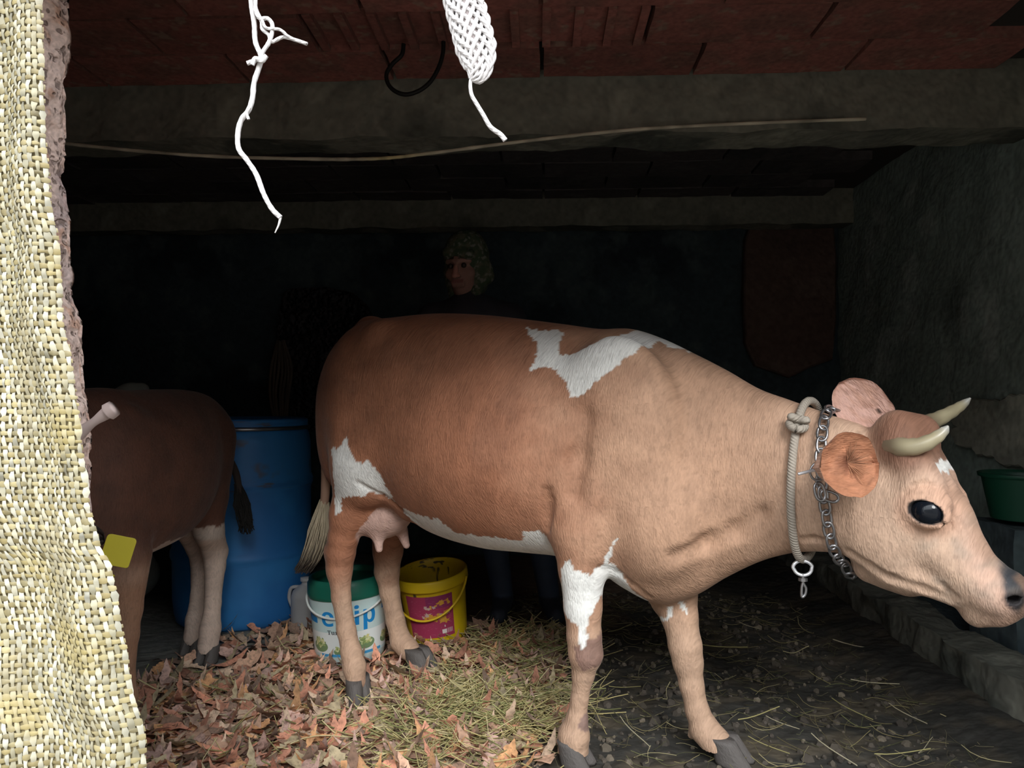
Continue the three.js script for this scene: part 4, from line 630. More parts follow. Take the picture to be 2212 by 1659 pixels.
{
  const [jx, , jz] = [-1.0339, 0, -3.1418], c = [jx + 0.035, 0, jz + 0.01], t = thing('plastic_jug', 'grubby white plastic jug beside the green-lidded pail', 'jug', c), g = lathe([[0, 0], [0.05, 0], [0.058, 0.01], [0.062, 0.03], [0.062, 0.125], [0.055, 0.15], [0.03, 0.172], [0.019, 0.178], [0.019, 0.19], [0.024, 0.19], [0.024, 0.205], [0, 0.207]], 40); g.translate(...c);
  part('bottle', g, std({ color: rgb(0.42, 0.43, 0.44), roughness: 0.5 }), t);
  part('handle', sweep([[c[0] - 0.03, 0.165, c[2]], [c[0] - 0.062, 0.16, c[2]], [c[0] - 0.072, 0.12, c[2]], [c[0] - 0.06, 0.085, c[2]]], 0.008, 8), std({ color: rgb(0.42, 0.43, 0.44), roughness: 0.5 }), t);
}
// green tub in the manger, pale sack behind the heifer
{
  single('concrete_block', slab(1.5, 1.7, 0.08, 0.53, -2.78, -2.52, 0.05, 0.02, 8), backMat, 'dark concrete block standing in the manger under the green basin', 'block');
  const c = [1.6, 0.542, -2.64], t = thing('green_basin', 'dark green plastic basin on a block behind the cow muzzle', 'basin', c), g = lathe([[0, 0.01], [0.08, 0.01], [0.085, 0], [0.092, 0.004], [0.118, 0.14], [0.128, 0.143], [0.13, 0.155], [0.124, 0.157], [0.113, 0.145], [0.09, 0.02], [0, 0.02]]); g.translate(...c);
  part('bowl', g, std({ color: rgb(0.006, 0.065, 0.036), roughness: 0.5, side: THREE.DoubleSide }), t);
}
{
  const sk = new Body(), [sx, , sz] = [-2.0446, 0.8634, -3.463]; sk.egg([sx - 0.05, 0.42, sz], [0.26, 0.45, 0.2], null, 0.05); sk.bone([sx - 0.1, 0.82, sz], [sx + 0.1, 0.96, sz], 0.1, 0.06, 0.08); sk.bone([sx + 0.1, 0.95, sz], [sx + 0.16, 0.99, sz], 0.05, 0.03, 0.04); sk.egg([sx - 0.05, 0.12, sz], [0.28, 0.15, 0.22], null, 0.05);
  const g = sk.mesh([sx - 0.45, -0.02, sz - 0.3], [sx + 0.3, 1.1, sz + 0.3], 0.014), p = g.attributes.position; for (let i = 0; i < p.count; i++) { const x = p.getX(i), y = p.getY(i), z = p.getZ(i), n = 0.02 * fbm(x * 9, y * 5, z * 9, 3); p.setXYZ(i, x + n, Math.max(0, y), z + n); } g.computeVertexNormals();
  const uv = new Float32Array(p.count * 2); g.setAttribute('uv', new THREE.BufferAttribute(uv, 2));
  single('feed_sack', g, std({ color: rgb(0.42, 0.46, 0.42) }), 'pale grey-green filled feed sack behind the dark heifer', 'sack');
}

// ---------------------------------------------------------------- things on the back wall
{
  // dark cloth hung from a nail, rounded top
  const pts = [[-1.5729, 1.5794, -4.3722], [-1.5404, 1.5984, -4.3733], [-1.329, 1.6065, -4.3828], [-1.1799, 1.574, -4.3902], [-1.0986, 1.5062, -4.3951], [-1.0526, 1.4112, -4.399], [-1.0311, 1.2213, -4.4035], [-1.045, 0.8415, -4.4099], [-1.1399, 0.7601, -4.4071], [-1.3297, 0.7737, -4.3983], [-1.5194, 0.7601, -4.3899], [-1.6142, 0.8415, -4.3841], [-1.6193, 1.2213, -4.3768], [-1.6056, 1.4383, -4.3734]], g = (() => { const sh = new THREE.Shape(pts.map((q) => new THREE.Vector2(q[0], q[1]))), e = new THREE.ExtrudeGeometry(sh, { depth: 0.05, bevelEnabled: true, bevelSize: 0.015, bevelThickness: 0.02, bevelSegments: 3, steps: 1, curveSegments: 4 }); return e; })();
  g.translate(0, 0, -4.57);
  single('hanging_cloth', g, std({ ...plaster([0.09, 0.075, 0.08], [0.06, 0.055, 0.06], [0.12, 0.11, 0.115], 81) }), 'dark round-topped cloth hanging on the back wall behind the rump', 'cloth');
  // bundle of rope hanging over it
  const t = thing('rope_hank', 'dim brown hank of rope hanging by the dark cloth', 'rope', [-1.5748, 0.8265, -4.4362]), r = rng(23); part('nail', sweep([[-1.5324, 1.2838, -4.3095], [-1.6234, 1.3093, -4.5652]], 0.005, 8), std({ color: rgb(0.03, 0.03, 0.03), metalness: 0.5 }), t);
  for (let k = 0; k < 7; k++) { const o = (k - 3) * 7; const P0 = V([-1.5429, 1.2861, -4.339]), P1 = V([-1.5433, 0.829, -4.3475]); const w = 0.012 * (k - 3), z = 0.02 * (r() - 0.5); part('strand', sweep([[P0.x + w * 0.5, P0.y, P0.z + z], [P0.x + w * 1.6 + 0.01 * r(), mix(P0.y, P1.y, 0.35), P0.z + z], [P0.x + w * 1.6 - 0.01 * r(), mix(P0.y, P1.y, 0.7), P0.z + z], [P0.x + w, P1.y, P0.z + z]], 0.009, 7), std({ color: rgb(0.13, 0.1, 0.075) }), t); }
}
{
  const pts = [[1.1836, 1.8828, -4.5418], [1.2331, 2.0199, -4.5415], [1.425, 2.0611, -4.5494], [1.6717, 2.0693, -4.5605], [1.6934, 1.773, -4.567], [1.6875, 1.3889, -4.5739], [1.6654, 1.1832, -4.5767], [1.5475, 1.142, -4.5721], [1.4241, 1.0817, -4.5676], [1.3365, 1.1146, -4.563], [1.2378, 1.1475, -4.5579], [1.1831, 1.2737, -4.5531], [1.1724, 1.5536, -4.5474]], sh = new THREE.Shape(pts.map((q) => new THREE.Vector2(q[0], q[1]))), g = new THREE.ExtrudeGeometry(sh, { depth: 0.035, bevelEnabled: true, bevelSize: 0.012, bevelThickness: 0.012, bevelSegments: 2 }); g.translate(0, 0, -4.57);
  single('sacking', g, std({ ...plaster([0.14, 0.085, 0.068], [0.1, 0.062, 0.052], [0.17, 0.11, 0.09], 83), bumpScale: 0.02 }), 'dim brown sacking hung in the corner of the back wall', 'cloth');
}

// ---------------------------------------------------------------- person standing behind the cow
{
  const base = [-0.27, 0, -3.3], b = new Body(), X = (x, y, z) => [base[0] + x, y, base[2] + z];
  b.chain([[X(-0.005, 0.98, 0), 0.15], [X(-0.03, 1.16, 0), 0.135], [X(-0.06, 1.28, 0), 0.13]], 0.05);
  b.egg(X(-0.05, 1.2, 0), [0.19, 0.19, 0.11], null, 0.05); b.bone(X(-0.22, 1.3, 0), X(0.1, 1.3, 0), 0.06, 0.06, 0.06); b.bone(X(-0.065, 1.3, 0), X(-0.075, 1.42, 0.01), 0.05, 0.048, 0.03);
  for (const e of [-1, 1]) {
    b.chain([[X(0.05 + e * 0.09, 0.92, 0), 0.1], [X(0.12 + e * 0.1, 0.5, 0.03), 0.065], [X(0.18 + e * 0.1, 0.1, 0), 0.045]], 0.05);
    b.chain([[X(0.18 + e * 0.1, 0.07, -0.03), 0.045], [X(0.19 + e * 0.12, 0.045, 0.13), 0.036]], 0.02);
    const sh = X(-0.06 + e * 0.18, 1.3, 0), el = X(-0.05 + e * 0.26, 1.05, 0.04), wr = X(-0.04 + e * 0.22, 0.86, 0.16); b.chain([[sh, 0.055], [el, 0.043], [wr, 0.03]], 0.04);
    b.egg([wr[0], wr[1] - 0.05, wr[2] + 0.03], [0.032, 0.045, 0.022], null, 0.02);
    for (let f = 0; f < 4; f++) { const fx = wr[0] + (f - 1.5) * 0.017; b.chain([[[fx, wr[1] - 0.08, wr[2] + 0.04], 0.0085], [[fx, wr[1] - 0.115 - (f === 1 ? 0.008 : 0), wr[2] + 0.05], 0.008], [[fx, wr[1] - 0.14, wr[2] + 0.042], 0.007]], 0.006); }
    b.chain([[[wr[0] - e * 0.028, wr[1] - 0.04, wr[2] + 0.035], 0.01], [[wr[0] - e * 0.05, wr[1] - 0.07, wr[2] + 0.05], 0.009], [[wr[0] - e * 0.052, wr[1] - 0.095, wr[2] + 0.055], 0.008]], 0.01);
  }
  // head turned a little to the picture's left and down
  const hc = X(-0.085, 1.52, 0.02), yaw = -0.32, A = [[Math.cos(yaw), 0, -Math.sin(yaw)], [0, 1, 0], [Math.sin(yaw), 0, Math.cos(yaw)]], Hd = (x, y, z) => { const zz = z * 0.97 + y * 0.16, yy = y * 0.97 - z * 0.2; return [hc[0] + x * A[0][0] + zz * A[2][0], hc[1] + yy, hc[2] + x * A[0][2] + zz * A[2][2]]; };
  const hd = new Body(); hd.egg(Hd(0, 0.035, -0.015), [0.076, 0.095, 0.092], A, 0.02); hd.egg(Hd(0, -0.045, 0.02), [0.056, 0.07, 0.066], A, 0.03); hd.egg(Hd(0, -0.1, 0.05), [0.026, 0.022, 0.022], A, 0.025);
  hd.bone(Hd(0, 0.015, 0.085), Hd(0, -0.03, 0.108), 0.009, 0.014, 0.012); for (const e of [-1, 1]) { hd.bone(Hd(e * 0.012, 0.03, 0.08), Hd(e * 0.05, 0.028, 0.06), 0.011, 0.01, 0.015); hd.egg(Hd(e * 0.031, 0.008, 0.088), [0.017, 0.011, 0.013], A, 0.012, true); hd.egg(Hd(e * 0.012, -0.034, 0.096), [0.009, 0.008, 0.009], A, 0.008); hd.egg(Hd(e * 0.042, -0.028, 0.055), [0.025, 0.022, 0.022], A, 0.02); hd.egg(Hd(e * 0.076, -0.01, -0.01), [0.01, 0.028, 0.018], A, 0.008); }
  hd.bone(Hd(-0.022, -0.062, 0.082), Hd(0.022, -0.062, 0.082), 0.0085, 0.0085, 0.008); hd.bone(Hd(-0.02, -0.074, 0.08), Hd(0.02, -0.074, 0.08), 0.009, 0.009, 0.008); hd.bone(Hd(0, -0.1, 0), X(-0.075, 1.38, 0), 0.05, 0.05, 0.03);
  const root = thing('person', 'person in a patterned headscarf and dark clothes, half hidden behind the cow', 'person', base);
  const g1 = b.mesh(X(-0.5, 0.0, -0.3), X(0.45, 1.46, 0.32), 0.011), g2 = hd.mesh([hc[0] - 0.15, hc[1] - 0.2, hc[2] - 0.17], [hc[0] + 0.15, hc[1] + 0.18, hc[2] + 0.17], 0.004);
  const dark = [0.035, 0.035, 0.045], skin = [0.34, 0.18, 0.14];
  paint(g1, (x, y, z) => { const k = 1 + 0.4 * fbm(x * 20, y * 20, z * 20, 2); if (y < 0.1) return [0.02, 0.025, 0.04]; if (y < 0.9) { const hand = Math.abs(x - base[0] + 0.04) > 0.17 && y > 0.68 && y < 0.85 && z > base[2] + 0.1; return hand ? skin : [0.03, 0.045, 0.08].map((q) => q * k); } return dark.map((q) => q * k); });
  paint(g2, (x, y, z) => { const rx = x - hc[0], ry = y - hc[1], rz = z - hc[2], q = rx * A[0][0] + rz * A[0][2], f = rx * A[2][0] + rz * A[2][2]; const y2 = ry + 0.2 * f; if (f > 0.05 && y2 < -0.05 && y2 > -0.066 && Math.abs(q) < 0.026) return [0.3, 0.12, 0.1]; if (f > 0.03 && y2 > 0.038 && y2 < 0.052 && Math.abs(Math.abs(q) - 0.032) < 0.02) return [0.06, 0.04, 0.03]; if (Math.abs(q) < 0.02 && y2 < 0.01 && y2 > -0.04 && f > 0.09) return [0.5, 0.22, 0.17]; return skin; });
  const body = mergeGeometries([g1, g2]), uv = new Float32Array(body.attributes.position.count * 2); body.setAttribute('uv', new THREE.BufferAttribute(uv, 2));
  part('body', body, std({ vertexColors: true, roughness: 0.75 }), root);
  for (const e of [-1, 1]) { const s = new THREE.SphereGeometry(0.0115, 16, 12); s.translate(...Hd(e * 0.031, 0.009, 0.077)); part('eye', s, std({ color: rgb(0.05, 0.035, 0.03), roughness: 0.2 }), root); }
  // headscarf: shell over the skull, open at the face, with a hanging tail
  const sc = new Body(); sc.egg(Hd(0, 0.05, -0.025), [0.097, 0.112, 0.108], A, 0.02); sc.egg(Hd(0, -0.05, -0.04), [0.088, 0.11, 0.075], A, 0.04); for (const e of [-1, 1]) sc.bone(Hd(e * 0.08, -0.02, -0.01), Hd(e * 0.055, -0.12, 0.02), 0.026, 0.02, 0.03); sc.bone(Hd(0.085, 0.02, 0.0), Hd(0.1, -0.05, -0.02), 0.03, 0.026, 0.03); sc.chain([[Hd(0.055, -0.11, 0.03), 0.018], [Hd(0.06, -0.15, 0.045), 0.015], [Hd(0.085, -0.2, 0.03), 0.01]], 0.02);
  sc.egg(Hd(-0.004, -0.035, 0.1), [0.062, 0.102, 0.1], A, 0.012, true); sc.bone(Hd(-0.055, 0.068, 0.062), Hd(0.06, 0.055, 0.07), 0.016, 0.018, 0.02);
  const g3 = sc.mesh([hc[0] - 0.2, hc[1] - 0.28, hc[2] - 0.2], [hc[0] + 0.22, hc[1] + 0.2, hc[2] + 0.2], 0.005), p3 = g3.attributes.position; for (let i = 0; i < p3.count; i++) { const x = p3.getX(i), y = p3.getY(i), z = p3.getZ(i), n = 0.004 * fbm(x * 26, y * 16, z * 26, 3); p3.setXYZ(i, x + n, y + n, z + n); } g3.computeVertexNormals();
  paint(g3, (x, y, z) => { const a = fbm(x * 30, y * 30, z * 30, 3), c = fbm(x * 55 + 5, y * 55, z * 55, 2); return c > 0.16 ? [0.2, 0.19, 0.16] : mix3([0.05, 0.075, 0.04], [0.12, 0.115, 0.07], smooth(-0.1, 0.25, a)); });
  g3.setAttribute('uv', new THREE.BufferAttribute(new Float32Array(p3.count * 2), 2)); part('headscarf', g3, std({ vertexColors: true }), root, 'olive patterned headscarf');
}
// ---------------------------------------------------------------- strings hanging in the doorway
const yarnMat = std({ color: rgb(0.6, 0.58, 0.58), roughness: 0.85, bumpMap: ropeMat.bumpMap, bumpScale: 0.001 });
{
  const top = [-0.332, 1.4219, -0.8372], t = thing('frayed_twine', 'long frayed white twine with a tangled knot hanging in the doorway', 'string', [-0.3071, 1.1372, -0.8436]);
  const s = (pts, r = 0.0027, extra = {}) => part('strand', sweep(pts, typeof r === 'function' ? r : (q) => r * (1 + 0.18 * noise(q * 40, r * 900)), 7, { sub: 6, ...extra }), yarnMat, t);
  s([[top[0], 1.94, top[2]], [top[0] + 0.003, 1.7, top[2]], ...[[-0.3325, 1.4324, -0.837], [-0.3336, 1.3957, -0.8376], [-0.3304, 1.3747, -0.8381], [-0.3289, 1.3527, -0.8386], [-0.3226, 1.3359, -0.8392], [-0.3258, 1.3223, -0.8393], [-0.3305, 1.3076, -0.8394], [-0.3326, 1.2887, -0.8396], [-0.3368, 1.2761, -0.8397], [-0.3452, 1.2646, -0.8395], [-0.3489, 1.2499, -0.8396], [-0.3479, 1.2321, -0.84], [-0.339, 1.22, -0.8406], [-0.3285, 1.2038, -0.8414], [-0.3196, 1.1807, -0.8422], [-0.3102, 1.1639, -0.843], [-0.3008, 1.1545, -0.8436]]], 0.0029);
  s([[-0.3008, 1.1545, -0.8436], [-0.3029, 1.1461, -0.8436], [-0.3071, 1.1372, -0.8436]], (q) => 0.0016 * (1 - 0.6 * q));
  s([[-0.3264, 1.4087, -0.8327], [-0.3264, 1.3852, -0.8331], [-0.3217, 1.3774, -0.8335], [-0.3134, 1.3774, -0.8338], [-0.3087, 1.3722, -0.8341], [-0.3082, 1.3628, -0.8343], [-0.3119, 1.3503, -0.8344], [-0.3187, 1.3399, -0.8343], [-0.3218, 1.3316, -0.8343]], 0.0024);
  s([[-0.3282, 1.3915, -0.8349], [-0.3209, 1.3742, -0.8356], [-0.3204, 1.3669, -0.8357], [-0.3131, 1.3601, -0.8362], [-0.31, 1.3523, -0.8365], [-0.2964, 1.3575, -0.837], [-0.2818, 1.3539, -0.8377], [-0.2693, 1.3497, -0.8384]], 0.0021);
  s([[-0.3189, 1.3743, -0.8316], [-0.3143, 1.366, -0.832], [-0.2987, 1.3639, -0.8328], [-0.2898, 1.3567, -0.8333], [-0.2795, 1.3515, -0.8339], [-0.2691, 1.3483, -0.8344]], 0.0017);
  s([[-0.315, 1.3347, -0.8346], [-0.3239, 1.3316, -0.8342], [-0.3306, 1.3289, -0.834], [-0.3364, 1.3269, -0.8337]], 0.0026); s([[-0.3333, 1.2773, -0.8348], [-0.3369, 1.2711, -0.8348], [-0.3349, 1.2638, -0.835]], 0.0017); s([[-0.3138, 1.3348, -0.8326], [-0.319, 1.3286, -0.8325], [-0.3262, 1.3317, -0.8321], [-0.3299, 1.3244, -0.8321]], 0.0026);
}
{
  const t = thing('braided_strap', 'thick white braided rope end with a loose string, hanging in the doorway', 'rope', [-0.0461, 1.242, -0.8535]);
  const top = [-0.1072, 1.4795, -0.8463], axis = new THREE.CatmullRomCurve3([[top[0], 1.94, top[2]], [top[0], 1.7, top[2]], ...[[-0.102, 1.4638, -0.8468], [-0.0931, 1.4009, -0.8484], [-0.0837, 1.3642, -0.8495], [-0.0775, 1.3354, -0.8503], [-0.0785, 1.3181, -0.8506], [-0.0848, 1.3107, -0.8505]]].map(V), false, 'centripetal'), wide = (q) => 0.0175 * Math.pow(clamp((1 - q) / 0.06), 0.45) + 0.0022, M = 150;
  const at = (q, a, k = 1) => { const p = axis.getPointAt(clamp(q)), T = axis.getTangentAt(clamp(q)), S = new THREE.Vector3(0, 0, 1).cross(T).normalize(), w = wide(q) * k; return p.addScaledVector(S, Math.cos(a) * w).addScaledVector(new THREE.Vector3(0, 0, 1), Math.sin(a) * w * 0.55).toArray(); };
  const core = []; for (let i = 0; i <= 60; i++) core.push(at(i / 60, 0, 0)); part('core', sweep(core, (q) => wide(q) * 0.55, 10, { sub: 1 }), std({ color: rgb(0.3, 0.26, 0.26) }), t);
  for (let d = -1; d <= 1; d += 2) for (let k = 0; k < 12; k++) { const pts = []; for (let i = 0; i <= M; i++) { const q = i / M, a = (k / 12) * Math.PI * 2 + d * q * 24; pts.push(at(q, a, 1 + 0.1 * d * Math.cos(a * 4))); } part('yarn', sweep(pts, (q) => 0.0026 * (0.55 + 0.45 * clamp((1 - q) / 0.03)), 6, { sub: 2 }), yarnMat, t); }
  part('loose_string', sweep([[-0.0848, 1.3144, -0.8504], [-0.0859, 1.3039, -0.8505], [-0.0843, 1.2934, -0.8508], [-0.0791, 1.284, -0.8512], [-0.0712, 1.2709, -0.8518], [-0.0639, 1.2583, -0.8524], [-0.0587, 1.2536, -0.8527], [-0.0519, 1.2489, -0.8531], [-0.0461, 1.242, -0.8535]], (q) => 0.0026 * (0.8 + 0.35 * q), 7, { sub: 6 }), yarnMat, t);
}
// ---------------------------------------------------------------- woven sack hanging over the jamb: real warp and weft tapes
{
  const edge = [[-0.4393, 0.3097, -0.84], [-0.4557, 0.535, -0.84], [-0.4576, 0.5654, -0.84], [-0.473, 0.6167, -0.84], [-0.4771, 0.658, -0.84], [-0.4901, 0.7201, -0.84], [-0.4979, 0.7565, -0.84], [-0.5133, 0.7824, -0.84], [-0.5267, 0.8346, -0.84], [-0.5364, 0.929, -0.84], [-0.5423, 0.9711, -0.84], [-0.5562, 1.045, -0.84], [-0.5631, 1.1299, -0.84], [-0.5746, 1.1779, -0.84], [-0.5812, 1.2741, -0.84], [-0.5855, 1.4083, -0.84], [-0.5936, 1.6248, -0.84]].sort((a, b) => a[1] - b[1]);
  const ex = (y) => { if (y <= edge[0][1]) return edge[0][0]; for (let i = 0; i + 1 < edge.length; i++) if (y <= edge[i + 1][1]) { const f = (y - edge[i][1]) / (edge[i + 1][1] - edge[i][1]); return mix(edge[i][0], edge[i + 1][0], f * f * (3 - 2 * f) * 0.4 + f * 0.6); } return edge[edge.length - 1][0]; };
  const Y0 = 0.3, Y1 = 1.86, WID = 0.34, pitX = 0.0064, pitY = 0.0084, nI = Math.round(WID / pitX), nJ = Math.round((Y1 - Y0) / pitY);
  const surf = (w, y) => { const x = ex(y) - w, roll = 0.012 * Math.exp(-w / 0.02); const folds = 0.016 * Math.sin(w * 34 + 3.2 * fbm(0, y * 2.2, 1, 2) + y * 2.4) * smooth(0, 0.06, w) + 0.012 * fbm(w * 12, y * 5, 3, 3) + 0.03 * Math.sin(y * 4 + w * 9) * smooth(0.02, 0.15, w); return new THREE.Vector3(x, y, -0.84 - roll + folds); };
  const nrm = (w, y) => { const e = 0.003, a = surf(w + e, y).sub(surf(w - e, y)), b = surf(w, y + e).sub(surf(w, y - e)); return b.cross(a).normalize(); };
  const pos = [], nor = [], col = [], idx = [], r = rng(3);
  const tape = (isWarp, k, count) => {
    const tint = r(), bas = isWarp ? mix3([0.36, 0.33, 0.22], [0.52, 0.5, 0.41], tint) : mix3([0.25, 0.2, 0.085], [0.35, 0.3, 0.16], tint), start = pos.length / 3, pa = isWarp ? pitX : pitY, pl = isWarp ? pitY : pitX, half0 = pa * (isWarp ? 0.44 : 0.36);
    for (let i = 0; i <= count * 2; i++) {
      const c = i / 2, dir = ((Math.floor(c) + k) & 1) ? 1 : -1, on = i & 1 ? (((Math.floor(c) + k) & 1) === (isWarp ? 0 : 1) ? 1 : -1) : 0;
      const along = c * pl + pl * 0.18 * noise(c * 1.7, k * 2.3, 4), across = (k + 0.5) * pa + 0.0021 * noise(k * 3.1, along * 26, isWarp ? 1 : 8), half = half0 * (0.85 + 0.75 * noise(c * 0.83, k * 1.37, isWarp ? 11 : 14)) * (on > 0 ? 1.08 : 0.9);
      const tone = 0.84 * (1 + 0.75 * noise(along * 75, k * 1.7, isWarp ? 3 : 6) + 0.3 * noise(along * 9, k * 0.4, 2));
      for (const e of [-1, 0, 1]) {
        const a2 = across + e * half, w = isWarp ? a2 : along, y = Y0 + (isWarp ? along : a2), P = surf(w, y), N = nrm(w, y);
        P.addScaledVector(N, on * 0.0011 + (e ? -0.0005 : 0.0003)); pos.push(P.x, P.y, P.z); const cc = dirt(w, y, bas.map((q) => q * tone)); col.push(...cc); nor.push(N.x, N.y, N.z);
      }
    }
    for (let i = 0; i < count * 2; i++) for (const e of [0, 1]) { const a = start + i * 3 + e, b = a + 3; idx.push(a, b, a + 1, a + 1, b, b + 1); }
  };
  function dirt(w, y, c) { const d = smooth(0.05, 0.3, fbm(w * 14, y * 5, 6, 4)); c = mix3(c, [0.25, 0.21, 0.12], d * 0.5); const f = smooth(0.12, 0.3, fbm(w * 9 + 4, y * 9, 1, 3)); return mix3(c, [0.33, 0.26, 0.09], f * 0.5); }
  for (let k = 0; k < nI; k++) tape(true, k, nJ - 1); for (let k = 0; k < nJ; k++) tape(false, k, nI - 1);
  const g = new THREE.BufferGeometry(); g.setAttribute('position', new THREE.Float32BufferAttribute(pos, 3)); g.setAttribute('normal', new THREE.Float32BufferAttribute(nor, 3)); g.setAttribute('color', new THREE.Float32BufferAttribute(col, 3)); g.setIndex(idx); g.computeVertexNormals();
  const t = thing('woven_sack', 'yellow and white woven plastic sack hanging beside the clay jamb', 'sack', [ex(Y0) - 0.15, Y0, -0.84]);
  part('weave', g, std({ vertexColors: true, roughness: 0.55, side: THREE.DoubleSide }), t).userData.kind = 'stuff';
  const bp = [], bi = []; for (let j = 0; j <= 120; j++) for (let i = 0; i <= 30; i++) { const w = (i / 30) * (WID - 0.006) + 0.002, y = mix(Y0, Y1, j / 120), P = surf(w, y).addScaledVector(nrm(w, y), -0.005); bp.push(P.x, P.y, P.z); } for (let j = 0; j < 120; j++) for (let i = 0; i < 30; i++) { const a = j * 31 + i, b = a + 31; bi.push(a, b, a + 1, a + 1, b, b + 1); }
  const bg = new THREE.BufferGeometry(); bg.setAttribute('position', new THREE.Float32BufferAttribute(bp, 3)); bg.setIndex(bi); bg.computeVertexNormals(); part('back_layer', bg, std({ color: rgb(0.36, 0.3, 0.16), side: THREE.DoubleSide }), t);
}
// ---------------------------------------------------------------- leaf litter, hay and straw on the floor
const leafGeos = [];
{
  const r = rng(51);
  for (let v = 0; v < 6; v++) {
    const L = 0.082, n = 14, outline = [], lobes = 3 + (v % 3), curl = 3 + 9 * r(), fold = 1 + 5 * r(), tw = (r() - 0.5) * 5, slim = v > 3 ? 0.45 : 1, Lk = v > 3 ? 1.4 : 1;
    for (let i = 0; i <= n; i++) { const a = i / n, w = 0.27 * Math.sin(Math.PI * Math.pow(a, 0.8)) * (1 + 0.16 * Math.cos(a * Math.PI * 2 * lobes)) + 0.012; outline.push([a, w * slim * (0.7 + 0.6 * r()), w * slim * (0.7 + 0.6 * r())]); }
    const pos = [], idx = [];
    for (const [a, w0, w1] of outline) for (const b of [-w0, 0, w1]) { const x = (a - 0.5) * L * Lk, z = b * L; pos.push(x, curl * x * x * (v % 2 ? 1 : -0.6) + fold * Math.abs(z) * Math.abs(z) * 3 + tw * x * z * 6 + 0.004 * noise(a * 5, b * 9, v), z); }
    for (let i = 0; i < n; i++) for (const e of [0, 1]) { const a = i * 3 + e, b = a + 3; idx.push(a, a + 1, b, a + 1, b + 1, b); }
    const g = new THREE.BufferGeometry(); g.setAttribute('position', new THREE.Float32BufferAttribute(pos, 3)); g.setAttribute('uv', new THREE.Float32BufferAttribute(pos.flatMap((q, i) => (i % 3 === 0 ? [q * 10] : i % 3 === 2 ? [q * 10] : [])), 2)); g.setIndex(idx); g.computeVertexNormals(); leafGeos.push(g);
  }
}
const leafTex = dataTexture(128, 128, (u, v) => { const q = 0.45 + 0.75 * tn(u, v, 6, 4) - 0.25 * smooth(0.6, 0.7, tn(u, v, 20, 2)); return [q, q * 0.98, q * 0.95]; }); leafTex.repeat.set(1.5, 1.5);
const leafTones = [[0.36, 0.17, 0.115], [0.42, 0.23, 0.165], [0.3, 0.145, 0.1], [0.46, 0.27, 0.2], [0.4, 0.2, 0.1], [0.24, 0.2, 0.13], [0.2, 0.125, 0.09], [0.33, 0.22, 0.19], [0.16, 0.11, 0.085]];
leafTones.forEach((c) => c.forEach((q, i) => { c[i] = Math.min(0.8, q * 2.2); }));
const leafMats = leafTones.map((c) => std({ color: rgb(...c), map: leafTex, roughness: 0.8, side: THREE.DoubleSide }));
const keepOff = [[[0.0719, 0, -1.9958], 0.075], [[0.4817, 0, -2.0346], 0.085], [[-0.5957, 0, -2.3725], 0.075], [[-0.4462, -0, -2.6643], 0.075], [[-0.7287, 0, -2.6885], 0], [[-1.2256, 0, -2.6991], 0.06], [[-1.3151, 0, -2.769], 0.06]].map(([p, q]) => [p[0], p[2], q]); keepOff.push([keepOff[4][0], keepOff[4][1] - 0.125, 0.16], [[-0.4318, 0, -2.9197][0], [-0.4318, 0, -2.9197][2] - 0.12, 0.16], [[-1.3326, 0, -3.174][0], [-1.3326, 0, -3.174][2] - 0.12, 0.31], [-0.1, -3.28, 0.22]);
const clear = (x, z) => keepOff.every(([a, c, q]) => Math.hypot(x - a, z - c) > q);
const leafSpot = (r) => { for (;;) { const z = -1.75 - r() * 1.4, x = -1.35 + r() * 1.4; if (r() < leafy(x, z) * 0.98 && !(x < -0.95 && z < -2.5 && r() < 0.85) && clear(x, z)) return [x, z]; } };
